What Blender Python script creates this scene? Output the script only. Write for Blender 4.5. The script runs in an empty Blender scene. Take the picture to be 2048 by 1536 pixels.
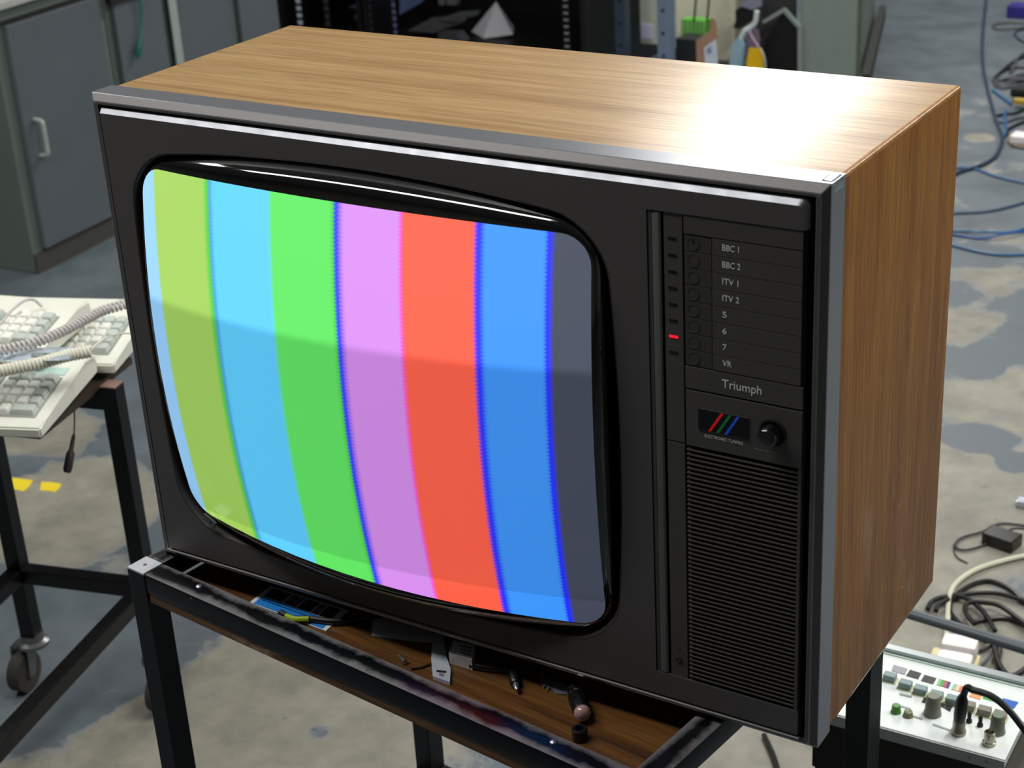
import bpy, bmesh, math, random
from mathutils import Vector, Matrix
random.seed(7)
S = bpy.context.scene
COL = S.collection
# ------------------------------------------------------------------ camera
H0 = 0.68                                   # height of the trolley top / underside of the set above the floor
CAM = Vector((1.17580395, -1.10266934, 0.88847081 + H0))
FPX = 3371.155563
RX = Vector((0.84969687, 0.52446595, -0.0543203))
RY = Vector((-0.176373, 0.37979936, 0.90809967))
RZ = Vector((0.49689817, -0.76202881, 0.41521597))
cd = bpy.data.cameras.new('camera'); cam = bpy.data.objects.new('camera', cd); COL.objects.link(cam)
m = Matrix.Identity(4)
for i in range(3):
    m[i][0] = RX[i]; m[i][1] = RY[i]; m[i][2] = RZ[i]; m[i][3] = CAM[i]
cam.matrix_world = m
cd.sensor_width = 36; cd.lens = FPX / 2048 * 36; cd.clip_start = .05; cd.clip_end = 60
cd.dof.use_dof = True; cd.dof.focus_distance = 1.55; cd.dof.aperture_fstop = 12
S.camera = cam
# ------------------------------------------------------------------ light
S.view_settings.view_transform = 'Standard'; S.view_settings.look = 'None'
S.view_settings.gamma = 1; S.view_settings.exposure = 0; S.view_settings.use_curve_mapping = False
wd = bpy.data.worlds.new('world'); S.world = wd; wd.use_nodes = True
wd.node_tree.nodes['Background'].inputs[0].default_value = (.62, .72, .85, 1)
wd.node_tree.nodes['Background'].inputs[1].default_value = .12
ROOM = (-6.0, 5.0, -5.0, 9.5, 3.1)          # x0 x1 y0 y1 height
def lamp(name, x, y, z, sx, sy, power, rot=0, col=(1, .98, .94)):
    l = bpy.data.lights.new(name, 'AREA'); l.shape = 'RECTANGLE'; l.size = sx; l.size_y = sy; l.energy = power; l.color = col
    o = bpy.data.objects.new(name, l); COL.objects.link(o); o.location = (x, y, z); o.rotation_euler = (0, 0, math.radians(rot))
    return o
LAMPS = [(-1.15, 4.9, 2.58, .55, 3.2, 118, 8), (1.15, 1.3, 2.85, .3, 1.5, 62, 0), (-2.3, .6, 2.85, .3, 1.5, 26, 0), (3.0, 2.4, 2.85, .3, 1.5, 48, 0), (2.0, 5.0, 2.72, .3, 2.6, 40, 0), (-.9, -.62, 2.85, 2.3, .30, 46, 0)]  # left, right and far right lamps are added for brightness and edge gleam
for L in LAMPS: lamp('ceiling_lamp_light', *L)
# ------------------------------------------------------------------ pixel helpers (positions of things on known planes)
def ray(x, y): return RX * ((x - 1024) / FPX) - RY * ((y - 768) / FPX) - RZ
def at(x, y, ax, v):
    d = ray(x, y); return CAM + d * ((v - CAM[ax]) / d[ax])
def flr(x, y, z=0.0): return at(x, y, 2, z)
def fr(x, y):                                # local x,z on the face of the set
    p = at(x, y, 1, 0.0); return (p.x, p.z - H0)
# ------------------------------------------------------------------ materials
def lin(c): return tuple(((v / 255) / 12.92 if v / 255 <= .04045 else ((v / 255 + .055) / 1.055) ** 2.4) for v in c[:3])
class NT:
    def __init__(s, name):
        s.m = bpy.data.materials.new(name); s.m.use_nodes = True; s.t = s.m.node_tree; s.b = s.t.nodes['Principled BSDF']
    def n(s, ty, ins=None, **kw):
        nd = s.t.nodes.new(ty)
        for k, v in kw.items(): setattr(nd, k, v)
        for k, v in (ins or {}).items():
            if hasattr(v, 'is_output'): s.t.links.new(v, nd.inputs[k])
            else: nd.inputs[k].default_value = v
        return nd
    def l(s, a, b): s.t.links.new(a, b)
    def coord(s, scale=(1, 1, 1), kind='Object', loc=(0, 0, 0), rot=(0, 0, 0)):
        tc = s.n('ShaderNodeTexCoord'); mp = s.n('ShaderNodeMapping', {'Vector': tc.outputs[kind], 'Scale': scale, 'Location': loc, 'Rotation': rot}); return mp.outputs[0]
    def noise(s, vec, scale, detail=4, rough=.55, dist=0):
        return s.n('ShaderNodeTexNoise', {'Vector': vec, 'Scale': scale, 'Detail': detail, 'Roughness': rough, 'Distortion': dist}).outputs[0]
    def ramp(s, fac, stops, interp='LINEAR'):
        r = s.n('ShaderNodeValToRGB', {'Fac': fac}); cr = r.color_ramp; cr.interpolation = interp
        while len(cr.elements) < len(stops): cr.elements.new(.5)
        for e, (p, c) in zip(cr.elements, sorted(stops, key=lambda q: q[0])):
            e.position = p; e.color = (*(c if not isinstance(c, (int, float)) else (c, c, c)), 1)
        return r.outputs[0]
    def mix(s, fac, a, b, blend='MIX'):
        nd = s.n('ShaderNodeMix', data_type='RGBA', blend_type=blend)
        for k, v in ((0, fac), (6, a), (7, b)):
            if hasattr(v, 'is_output'): s.l(v, nd.inputs[k])
            else: nd.inputs[k].default_value = (*v, 1) if k and len(v) == 3 else v
        return nd.outputs[2]
    def math(s, op, a, b=0.0, c=0.0, clamp=False):
        nd = s.n('ShaderNodeMath', operation=op, use_clamp=clamp)
        for i, v in enumerate((a, b, c)):
            if hasattr(v, 'is_output'): s.l(v, nd.inputs[i])
            else: nd.inputs[i].default_value = v
        return nd.outputs[0]
    def set(s, **kw):
        for k, v in kw.items():
            k = k.replace('_', ' ')
            if hasattr(v, 'is_output'): s.l(v, s.b.inputs[k])
            else: s.b.inputs[k].default_value = (*v, 1) if isinstance(v, tuple) and len(v) == 3 else v
        return s
    def bump(s, h, strength=.2, dist=.001):
        s.l(s.n('ShaderNodeBump', {'Height': h, 'Strength': strength, 'Distance': dist}).outputs[0], s.b.inputs['Normal'])
_pc = {}
def mat(name, rgb, rough=.5, metal=0.0, var=.12, scale=30, coat=0, spec=.5, emit=0, alpha=1, trans=0):
    if name in _pc: return _pc[name]
    t = NT(name); c = lin(rgb)
    v = t.coord(); n = t.noise(v, scale, 4)
    t.set(Base_Color=t.mix(n, tuple(max(0, x * (1 - var)) for x in c), tuple(min(1, x * (1 + var)) for x in c)), Roughness=t.ramp(n, [(.2, max(.02, rough - .06)), (.8, min(1, rough + .06))]),
          Metallic=metal, Coat_Weight=coat, Coat_Roughness=.05, Specular_IOR_Level=spec)
    if emit: t.set(Emission_Color=c, Emission_Strength=emit)
    if trans: t.set(Transmission_Weight=trans)
    if alpha < 1: t.set(Alpha=alpha)
    _pc[name] = t.m; return t.m
def wood(name, rot, coat=.34, c0=(128, 88, 50), c1=(158, 114, 70), c2=(102, 66, 34), fine=1.0):
    t = NT(name)
    # grain runs along local X after rotation
    v = t.coord(rot=rot)
    vs = t.n('ShaderNodeMapping', {'Vector': v, 'Scale': (1.0, 22, 22)}).outputs[0]
    vf = t.n('ShaderNodeMapping', {'Vector': v, 'Scale': (14, 420 * fine, 420 * fine)}).outputs[0]
    n1 = t.noise(vs, 1.6, 5, .6, .6); n2 = t.noise(vf, 1, 2, .6); n3 = t.noise(v, 3, 2)
    a = t.ramp(n1, [(.36, lin(c2)), (.47, lin(c0)), (.60, lin(c1)), (.8, lin(c0))])
    f = t.ramp(n2, [(.3, .66), (.6, 1.0)])
    col = t.mix(1.0, a, f, 'MULTIPLY')
    # pale rubbed scuffs
    sc = t.noise(t.n('ShaderNodeMapping', {'Vector': v, 'Scale': (9, 22, 22)}).outputs[0], 1.0, 6, .7)
    scm = t.math('MULTIPLY', t.ramp(sc, [(.58, 0.0), (.68, .35)]), t.ramp(n3, [(.48, 0.0), (.58, 1.0)]))
    col = t.mix(scm, col, lin((205, 185, 155)))
    dots = t.n('ShaderNodeTexVoronoi', {'Vector': v, 'Scale': 26.0}).outputs[0]
    dm = t.math('MULTIPLY', t.ramp(dots, [(.03, .6), (.05, 0.0)]), t.ramp(n3, [(.56, 0.0), (.6, 1.0)]))
    col = t.mix(dm, col, lin((225, 215, 200)))
    t.set(Base_Color=col, Roughness=t.ramp(n2, [(.3, .46), (.7, .36)]), Specular_IOR_Level=.22, Coat_Weight=coat, Coat_Roughness=.20)
    t.bump(n2, .35, .0006)
    return t.m
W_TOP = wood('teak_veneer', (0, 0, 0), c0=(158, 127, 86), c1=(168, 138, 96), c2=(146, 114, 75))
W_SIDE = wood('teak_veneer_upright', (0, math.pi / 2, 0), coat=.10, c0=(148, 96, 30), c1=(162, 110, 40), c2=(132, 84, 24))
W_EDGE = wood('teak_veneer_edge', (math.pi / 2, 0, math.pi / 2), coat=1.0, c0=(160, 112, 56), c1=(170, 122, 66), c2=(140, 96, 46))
W_EDGE.node_tree.nodes['Principled BSDF'].inputs['Coat Roughness'].default_value = .09
CHAM = mat('bare_metal_edge', (128, 130, 136), .42, .85, .08, 60)
PLASTIC = mat('bronze_grey_paint', (86, 82, 82), .42, .25, .05, 900, spec=.6)
BAND = mat('brushed_grey_band', (150, 153, 160), .30, .7, .03, 900)
DARKP = mat('dark_bronze_plastic', (74, 71, 69), .45, .1, .06, 700)
BLACK = mat('black_void', (7, 7, 8), .7, 0, .2, 60)
GLOSSB = mat('gloss_black_glass', (3, 3, 4), .06, 0, .1, 10, coat=1, spec=.7)
LETTER = mat('silver_lettering', (226, 230, 230), .4, .0, .04, 50)
DIMLET = mat('dim_lettering', (130, 126, 112), .5, 0, .05, 50)
def screen_mat():
    t = NT('phosphor_screen')
    tc = t.n('ShaderNodeTexCoord'); sp = t.n('ShaderNodeSeparateXYZ', {0: tc.outputs['Object']})
    x, z = sp.outputs[0], sp.outputs[2]
    # scan-line ripple at colour changes
    rip = t.math('MULTIPLY', t.math('SINE', t.math('MULTIPLY', z, 1750.0)), .0006)
    u = t.math('DIVIDE', t.math('SUBTRACT', t.math('ADD', x, rip), .04), .52)
    def P(v): return (v + .008 - .04) / .52
    LB, YE, CY, GR, PI_, RE, BL, GY = [lin(c) for c in ((140, 192, 235), (150, 192, 80), (85, 192, 240), (88, 212, 88), (200, 132, 220), (238, 88, 62), (55, 138, 232), (60, 64, 80))]  # grey end is unlit phosphor; its glow stands in for light falling on it
    D = lin((30, 40, 235)); G2 = lin((70, 190, 60)); MG = lin((235, 70, 190)); TL = lin((60, 140, 200))
    st = [(.040, LB), (.0625, LB), (.0655, YE), (.138, YE), (.1425, G2), (.1445, G2), (.147, TL), (.152, CY), (.221, CY), (.2265, GR), (.293, GR), (.2965, G2), (.2985, D), (.3000, D), (.3075, PI_), (.3635, PI_), (.366, MG), (.369, RE), (.434, RE), (.4370, D), (.4400, D), (.4450, BL), (.4965, BL), (.4990, D), (.5015, D), (.5045, GY), (.55, GY)]
    col = t.ramp(u, [(min(1, max(0, P(a))), c) for a, c in st])
    # the half drawn twice during the exposure is brighter
    zt = t.math('ADD', z, t.math('MULTIPLY', x, -.03))
    up = t.n('ShaderNodeMapRange', {'Value': zt, 'From Min': .2990, 'From Max': .3095}, interpolation_type='SMOOTHSTEP').outputs[0]
    lo = t.n('ShaderNodeMapRange', {'Value': t.math('ADD', z, t.math('MULTIPLY', x, -.05)), 'From Min': .0698, 'From Max': .0668}, interpolation_type='SMOOTHSTEP').outputs[0]
    b = t.math('ADD', 1.0, t.math('ADD', t.math('MULTIPLY', up, .42), t.math('MULTIPLY', lo, .28)))
    # shadow mask texture
    mk = t.math('ADD', .94, t.math('MULTIPLY', t.math('MULTIPLY', t.math('SINE', t.math('MULTIPLY', z, 3300.0)), t.math('SINE', t.math('MULTIPLY', x, 2900.0))), .10))
    st_ = t.math('MULTIPLY', t.math('MULTIPLY', b, mk), 1.0)
    # desaturate a little where over-exposed
    c2 = t.mix(t.math('MULTIPLY', up, .015), col, (.9, .95, .9))
    t.set(Base_Color=lin((62, 70, 76)), Roughness=.12, Specular_IOR_Level=.5, Emission_Color=c2, Emission_Strength=st_)
    return t.m
SCREEN = screen_mat()
def floor_mat():
    t = NT('worn_painted_concrete')
    tc = t.n('ShaderNodeTexCoord'); v = tc.outputs['Object']
    big = t.noise(v, 1.25, 5, .6, .4); med = t.noise(v, 5.5, 6, .62, .3); fine = t.noise(v, 60, 4, .7)
    # worn patches, with some placed where the paint has gone
    acc = t.math('ADD', t.math('MULTIPLY', big, .75), t.math('MULTIPLY', med, .46))
    blobs = [(150, 1010, .20, .30), (110, 870, .10, .2), (640, 1400, .26, .34), (280, 1460, .10, .2), (420, 1400, .12, .22), (1960, 1000, .30, .3), (1990, 790, .16, .12), (1920, 640, .14, .09), (2010, 560, .12, .09), (1860, 1280, .2, .3), (1960, 275, .05, .3),
             (60, 1250, .16, -.3), (150, 1330, .18, -.3), (1960, 880, .07, -.25), (640, 1463, .030, -.22), (1985, 700, .05, -.2), (2040, 930, .06, -.25), (1960, 740, .05, -.2), (1560, 1500, .2, .2), (100, 590, .3, -.2), (250, 640, .2, .15), (1900, 60, .9, -.22), (1920, 1000, .1, .1)]
    for (bx, by, r, s) in blobs:
        p = flr(bx, by)
        d = t.n('ShaderNodeVectorMath', {0: v, 1: (p.x, p.y, 0)}, operation='DISTANCE').outputs['Value']
        g = t.n('ShaderNodeMapRange', {'Value': d, 'From Min': r * 1.35, 'From Max': r * .35, 'To Min': 0.0, 'To Max': s}, interpolation_type='SMOOTHSTEP').outputs[0]
        acc = t.math('ADD', acc, g)
    mask = t.ramp(acc, [(.655, 0.0), (.71, 1.0)])
    edge = t.ramp(acc, [(.655, 0.0), (.68, .3), (.705, 0.0)])
    paint = t.mix(t.ramp(med, [(.3, 0.0), (.7, 1.0)]), lin((74, 84, 91)), lin((98, 108, 117)))
    bare = t.mix(t.ramp(t.noise(v, 9, 6, .65), [(.3, 0.0), (.7, 1.0)]), lin((112, 109, 99)), lin((150, 147, 134)))
    col = t.mix(mask, paint, bare)
    col = t.mix(edge, col, lin((150, 152, 150)))
    col = t.mix(t.ramp(t.noise(v, 22, 5, .7), [(.66, 0.0), (.72, .6)]), col, lin((150, 156, 158)))
    col = t.mix(t.ramp(t.noise(v, 15, 5, .7), [(.3, .45), (.38, 0.0)]), col, lin((64, 66, 66)))
    col = t.mix(t.math('MULTIPLY', fine, .25), col, lin((95, 98, 98)))
    t.set(Base_Color=col, Roughness=t.ramp(med, [(.3, .42), (.7, .7)]), Specular_IOR_Level=.4)
    t.bump(t.math('ADD', acc, t.math('MULTIPLY', fine, .1)), .15, .004)
    return t.m
def worn_mat(name, axis, half):
    """black paint rubbed away to grey near the rail edges; band runs along the rail"""
    t = NT(name); tc = t.n('ShaderNodeTexCoord'); v = tc.outputs['Object']
    sp = t.n('ShaderNodeSeparateXYZ', {0: v}); a = sp.outputs[axis]
    g = t.n('ShaderNodeNewGeometry'); gz = t.n('ShaderNodeSeparateXYZ', {0: g.outputs['Normal']}).outputs[2]
    n = t.noise(v, 38, 5, .65); n2 = t.noise(v, 14, 3)
    d = t.math('ABSOLUTE', t.math('SUBTRACT', a, half))
    k = t.math('ADD', t.math('MULTIPLY', d, 60.0), t.math('MULTIPLY', t.math('SUBTRACT', n2, .5), 1.6))
    k = t.math('ADD', k, t.math('MULTIPLY', t.math('SUBTRACT', n, .5), .9))
    m_ = t.math('MULTIPLY', t.ramp(k, [(.22, 0.0), (.62, 1.0)]), t.n('ShaderNodeMapRange', {'Value': gz, 'From Min': .3, 'From Max': .9}).outputs[0])
    worn = t.mix(n, lin((84, 74, 70)), lin((124, 124, 130)))
    col = t.mix(m_, lin((9, 9, 15)), worn)
    ch = t.ramp(t.noise(v, 75, 4, .7), [(.68, 0.0), (.72, .8)])
    col = t.mix(ch, col, lin((120, 105, 90)))
    t.set(Base_Color=col, Metallic=.05, Roughness=t.ramp(m_, [(0, .28), (1, .5)]), Specular_IOR_Level=.3)
    t.bump(n, .3, .001)
    return t.m
BLKPAINT = mat('chipped_black_paint', (9, 9, 11), .36, .0, .5, 60, spec=.35)
BOARDM = wood('old_shelf_board', (0, 0, 0), c0=(94, 62, 32), c1=(122, 84, 42), c2=(66, 42, 22), fine=.5)
# ------------------------------------------------------------------ mesh helpers
class MB:
    def __init__(s): s.bm = bmesh.new(); s.mi = 0
    def face(s, vs):
        try:
            f = s.bm.faces.new(vs); f.material_index = s.mi; return f
        except ValueError: return None
    def box(s, x0, x1, y0, y1, z0, z1, M=None, bev=0):
        pts = [(x, y, z) for z in (z0, z1) for y in (y0, y1) for x in (x0, x1)]
        v = [s.bm.verts.new(M @ Vector(p) if M else p) for p in pts]
        fs = [s.face([v[i] for i in q]) for q in ((0, 2, 3, 1), (4, 5, 7, 6), (0, 1, 5, 4), (2, 6, 7, 3), (0, 4, 6, 2), (1, 3, 7, 5))]
        if bev:
            es = list({e for f in fs for e in f.edges})
            bmesh.ops.bevel(s.bm, geom=es, offset=bev, segments=2, profile=.6, affect='EDGES')
        return s
    def bar(s, a, b, w, h=None, up=Vector((0, 0, 1)), bev=0):
        a, b = Vector(a), Vector(b); d = b - a; L = d.length; d.normalize(); h = h or w
        u = up if abs(d.dot(up)) < .95 else Vector((0, 1, 0))
        x = d.cross(u).normalized(); z = x.cross(d).normalized()
        M = Matrix(((x.x, d.x, z.x, a.x), (x.y, d.y, z.y, a.y), (x.z, d.z, z.z, a.z), (0, 0, 0, 1)))
        return s.box(-w / 2, w / 2, 0, L, -h / 2, h / 2, M, bev)
    def tube(s, pts, r, n=8, cap=True):
        pts = [Vector(p) for p in pts]; rings = []; pn = None
        for i, p in enumerate(pts):
            d = (pts[min(i + 1, len(pts) - 1)] - pts[max(i - 1, 0)])
            if d.length < 1e-9: d = Vector((0, 0, 1))
            d.normalize()
            if pn is None: pn = d.orthogonal().normalized()
            pn = (pn - d * pn.dot(d)); pn = pn.normalized() if pn.length > 1e-6 else d.orthogonal().normalized()
            q = d.cross(pn); rr = r[i] if isinstance(r, (list, tuple)) else r
            rings.append([s.bm.verts.new(p + (pn * math.cos(2 * math.pi * k / n) + q * math.sin(2 * math.pi * k / n)) * rr) for k in range(n)])
        for a, b in zip(rings, rings[1:]):
            for k in range(n): s.face([a[k], a[(k + 1) % n], b[(k + 1) % n], b[k]])
        if cap: s.face(rings[0][::-1]); s.face(rings[-1])
        return s
    def lathe(s, prof, M=None, n=24):
        """prof: (radius, height) list about local Z"""
        rings = []
        for r, z in prof:
            rings.append([s.bm.verts.new((M or Matrix.Identity(4)) @ Vector((r * math.cos(2 * math.pi * k / n), r * math.sin(2 * math.pi * k / n), z))) for k in range(n)])
        for a, b in zip(rings, rings[1:]):
            for k in range(n): s.face([a[k], a[(k + 1) % n], b[(k + 1) % n], b[k]])
        s.face(rings[0][::-1]); s.face(rings[-1]); return s
    def loft(s, rings, close=True):
        R = [[s.bm.verts.new(p) for p in r] for r in rings]; n = len(R[0])
        for a, b in zip(R, R[1:]):
            for k in range(n if close else n - 1): s.face([a[k], a[(k + 1) % n], b[(k + 1) % n], b[k]])
        return R
    def prism(s, pts, vec):
        """closed polygon (3D points) extruded by vec"""
        a = [s.bm.verts.new(p) for p in pts]; b = [s.bm.verts.new(Vector(p) + Vector(vec)) for p in pts]
        s.face(a[::-1]); s.face(b)
        for i in range(len(a)): s.face([a[i], a[(i + 1) % len(a)], b[(i + 1) % len(a)], b[i]])
        return s
    def fill(s, loops):
        """planar region with holes"""
        es = []
        for L in loops:
            v = [s.bm.verts.new(p) for p in L]
            for i in range(len(v)): es.append(s.bm.edges.new((v[i], v[(i + 1) % len(v)])))
        r = bmesh.ops.triangle_fill(s.bm, use_beauty=True, use_dissolve=False, edges=es)
        for g in r['geom']:
            if isinstance(g, bmesh.types.BMFace): g.material_index = s.mi
        return s
    def build(s, name, mats, parent=None, smooth=False, recalc=True, world=False, weld=False):
        if weld: bmesh.ops.remove_doubles(s.bm, verts=s.bm.verts, dist=1e-6)
        if recalc: bmesh.ops.recalc_face_normals(s.bm, faces=s.bm.faces)
        me = bpy.data.meshes.new(name); s.bm.to_mesh(me); s.bm.free()
        for mm in (mats if isinstance(mats, (list, tuple)) else [mats]): me.materials.append(mm)
        if smooth:
            for p in me.polygons: p.use_smooth = True
            try: me.set_sharp_from_angle(angle=math.radians(38))
            except Exception: pass
        o = bpy.data.objects.new(name, me); COL.objects.link(o)
        if parent:
            o.parent = parent
            if world: o.matrix_parent_inverse = parent_world(parent).inverted()
        return o
def parent_world(o):
    M = Matrix.LocRotScale(o.location, o.rotation_euler, o.scale)
    return (parent_world(o.parent) @ o.matrix_parent_inverse @ M) if o.parent else M
def tag(o, label, cat, group=None, kind=None):
    if label: o['label'] = label
    if cat: o['category'] = cat
    if group: o['group'] = group
    if kind: o['kind'] = kind
    return o
def empty(name, loc, rz=0, label=None, cat=None, group=None):
    o = bpy.data.objects.new(name, None); COL.objects.link(o); o.location = loc; o.rotation_euler = (0, 0, rz); o.empty_display_size = .05
    return tag(o, label, cat, group)
def struct(o): o['kind'] = 'structure'; return o
def smooth_pts(pts, k=8):
    """Catmull-Rom through points"""
    P = [Vector(p) for p in pts]; P = [P[0] * 2 - P[1]] + P + [P[-1] * 2 - P[-2]]; out = []
    for i in range(1, len(P) - 2):
        a, b, c, d = P[i - 1:i + 3]
        for j in range(k):
            t = j / k; out.append(.5 * ((2 * b) + (c - a) * t + (2 * a - 5 * b + 4 * c - d) * t * t + (3 * b - a - 3 * c + d) * t ** 3))
    out.append(P[-2]); return out
def text_mesh(body, x, z, w, h, y, parent, material, name='lettering', thick=.0002, shear=0):
    c = bpy.data.curves.new('t', 'FONT'); c.body = body; c.size = 1; c.extrude = .02; c.shear = shear
    o = bpy.data.objects.new('t', c); COL.objects.link(o)
    bpy.context.view_layer.update()
    me = bpy.data.meshes.new_from_object(o); bpy.data.objects.remove(o)
    xs = [v.co.x for v in me.vertices]; ys = [v.co.y for v in me.vertices]
    x0, x1, y0, y1 = min(xs), max(xs), min(ys), max(ys)
    for v in me.vertices:
        v.co = Vector((x + (v.co.x - x0) / (x1 - x0) * w, y - thick * (v.co.z / .02 * .5 + .5), z + (v.co.y - y0) / (y1 - y0) * h))
    me.materials.clear(); me.materials.append(material); me.name = name
    o = bpy.data.objects.new(name, me); COL.objects.link(o); o.parent = parent; return o
def outline(cx, cz, hw, hh, r, kx, kz, n=28):
    """bulging rounded rectangle, list of (x,z)"""
    pts = []
    def arc(ax, az, a0):
        for i in range(n // 4 + 1):
            a = a0 + math.pi / 2 * i / (n // 4); pts.append((ax + r * math.cos(a), az + r * math.sin(a)))
    ns = 14
    def side(p, q):
        for i in range(1, ns): pts.append((p[0] + (q[0] - p[0]) * i / ns, p[1] + (q[1] - p[1]) * i / ns))
    arc(hw - r, hh - r, 0); side((hw - r, hh), (-hw + r, hh)); arc(-hw + r, hh - r, math.pi / 2); side((-hw, hh - r), (-hw, -hh + r))
    arc(-hw + r, -hh + r, math.pi); side((-hw + r, -hh), (hw - r, -hh)); arc(hw - r, -hh + r, 1.5 * math.pi); side((hw, -hh + r), (hw, hh - r))
    return [(cx + x * (1 - kx * (z / hh) ** 2), cz + z * (1 - kz * (x / hw) ** 2)) for x, z in pts]
# ================================================================== the room
rx0, rx1, ry0, ry1, rh = ROOM
FLOORM = floor_mat()
b = MB(); b.box(rx0, rx1, ry0, ry1, -.1, 0); struct(b.build('floor', FLOORM))
WALLM = mat('pale_wall_paint', (176, 176, 168), .8, 0, .06, 3); CEILM = mat('ceiling_paint', (205, 205, 200), .85, 0, .04, 2)
for nm, q in dict(wall_left=(rx0 - .1, rx0, ry0, ry1), wall_right=(rx1, rx1 + .1, ry0, ry1), wall_back=(rx0, rx1, ry1, ry1 + .1), wall_front=(rx0, rx1, ry0 - .1, ry0)).items():
    struct(MB().box(q[0], q[1], q[2], q[3], 0, rh).build(nm, WALLM))
struct(MB().box(rx0, rx1, ry0, ry1, rh, rh + .1).build('ceiling', CEILM))
LHOUSE = mat('lamp_housing_white', (220, 220, 215), .4)
for i, (x, y, z, sx, sy, pw, rt) in enumerate(LAMPS):
    o = empty('ceiling_light', (x, y, z), math.radians(rt), ['wide long fluorescent fitting hung above the equipment racks', 'fluorescent fitting above the floor behind the television', 'added fill fitting on the left above the cupboards', 'added fill fitting on the right side of the ceiling', 'added fitting far back on the right, set to gleam on the cabinet edge', 'long crosswise fluorescent fitting in front of the television'][i], 'ceiling light', 'fluorescent ceiling fittings')
    MB().box(-sx / 2 - .03, sx / 2 + .03, -sy / 2 - .03, sy / 2 + .03, .012, .07, bev=.006).build('housing', LHOUSE, o)
    for s in (-1, 1): MB().bar((0, s * sy * .35, .07), (0, s * sy * .35, rh - z), .012).build('hanger', LHOUSE, o)
# ================================================================== the television
W, Hh, D, BD = .74, .5, .3009, .0323
tv = empty('television', (0, 0, H0), 0, 'large old television with teak cabinet showing vertical colour bars', 'television')
b = MB()
e = .0012
b.box(e, W - e, BD, D, e, Hh - e)
bmesh.ops.bevel(b.bm, geom=[x for x in b.bm.edges if abs((x.verts[0].co - x.verts[1].co).normalized().y) > .9], offset=.0035, segments=3, profile=.6, affect='EDGES')
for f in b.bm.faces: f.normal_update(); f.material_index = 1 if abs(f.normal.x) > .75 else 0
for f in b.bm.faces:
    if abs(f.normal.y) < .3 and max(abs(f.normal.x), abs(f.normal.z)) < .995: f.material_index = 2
b.build('cabinet', [W_TOP, W_SIDE, W_EDGE], tv, smooth=True, recalc=True)
# back cover
b = MB(); A = [(.03, D, .03), (W - .03, D, .03), (W - .03, D, .45), (.03, D, .45)]; B = [(.16, D + .10, .06), (W - .16, D + .10, .06), (W - .16, D + .10, .36), (.16, D + .10, .36)]
b.loft([A, B]); b.face(b.bm.verts[-4:]); b.build('back_cover', mat('black_ribbed_plastic', (25, 25, 26), .6), tv)
# front frame
def rect(x0, x1, z0, z1, y): return [(x0, y, z0), (x1, y, z0), (x1, y, z1), (x0, y, z1)]
c = .0058
b = MB()
b.loft([rect(0, W, 0, Hh, BD), rect(0, W, 0, Hh, c)])
b.mi = 1
b.loft([rect(0, W, 0, Hh, c), rect(c, W - c, c, Hh - c * 1.15, 0), rect(.0108, W - .0098, .0100, Hh - .0098, 0), rect(.0108, W - .0098, .0100, Hh - .0098, .014)])
bmesh.ops.remove_doubles(b.bm, verts=b.bm.verts, dist=1e-6)
fe = [x for x in b.bm.edges if all(abs(v.co.y) < 1e-6 or abs(v.co.y - c) < 1e-6 for v in x.verts)]
bmesh.ops.bevel(b.bm, geom=[x for x in fe if not all(.0101 > v.co.z > .0099 for v in x.verts)], offset=.0006, segments=1, affect='EDGES')
b.mi = 1
b.build('front_frame', [BAND, PLASTIC], tv)
MB().box(.0125, .7262, -.0032, .001, .0096, .0110, bev=.0004).build('ledge_light_line', mat('ledge_light_pale', (150, 148, 146), .4, .3), tv)  # pale strip painted for the light caught on the frame's lower ledge
# a corner clip where the two bands of the frame meet
MB().box(W - .012, W + .0006, .008, BD - .001, Hh - .010, Hh + .0006, bev=.0035).build('corner_clip', mat('polished_corner', (175, 185, 195), .22, .9), tv)
# front panel
OC = (.2990, .2490, .2635, .2150, .050, .035, .085)
op = outline(*OC)
X0, X1, Z0, Z1 = .0138, .7252, .0125, .4882; NX, NZ0, NZ1 = .5915, .0372, .4640
Cb = [(X0, Z0), (X1, Z0), (X1, NZ0), (NX, NZ0), (NX, NZ1), (X1, NZ1), (X1, Z1), (X0, Z1)]
def rr(pts, idx, r=.006):
    out = []
    for i, p in enumerate(pts):
        if i not in idx: out.append(p); continue
        a = Vector(pts[i - 1]); q = Vector(pts[(i + 1) % len(pts)]); p = Vector(p); d1 = (a - p).normalized(); d2 = (q - p).normalized()
        cc = p + (d1 + d2) * r
        for k in range(6):
            t = k / 5 * math.pi / 2; out.append(tuple(cc - d2 * r * math.cos(t) - d1 * r * math.sin(t)))
    return out
def rr2(pts, idx, r): return [q if isinstance(q, tuple) else tuple(q) for q in rr(pts, idx, r)]
tc_ = .0052
Cf = [(X0 + .001, Z0 + .001), (X1 - .0005, Z0 + .001), (X1 - .0005, NZ0), (NX, NZ0), (NX, NZ1), (X1 - .004, NZ1), (X1 - .004, Z1 - tc_), (X0 + .001, Z1 - tc_)]
CbR = rr2(Cb, (6,), .007); CfR = rr2(Cf, (6,), .0045)
b = MB(); YF = .0022
b.fill([[(x, YF, z) for x, z in CfR], [(x, YF, z) for x, z in op]])
b.mi = 1; b.loft([[(x, YF, z) for x, z in CfR], [(x, YF + tc_ * .95, z) for x, z in CbR]]); b.mi = 0; b.loft([[(x, YF + tc_ * .95, z) for x, z in CbR], [(x, .0138, z) for x, z in CbR]])
b.build('front_panel', [PLASTIC, CHAM], tv, weld=True)
hole = [(OC[0] + (x - OC[0]) * 1.012, OC[1] + (z - OC[1]) * 1.012) for x, z in op]
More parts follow.
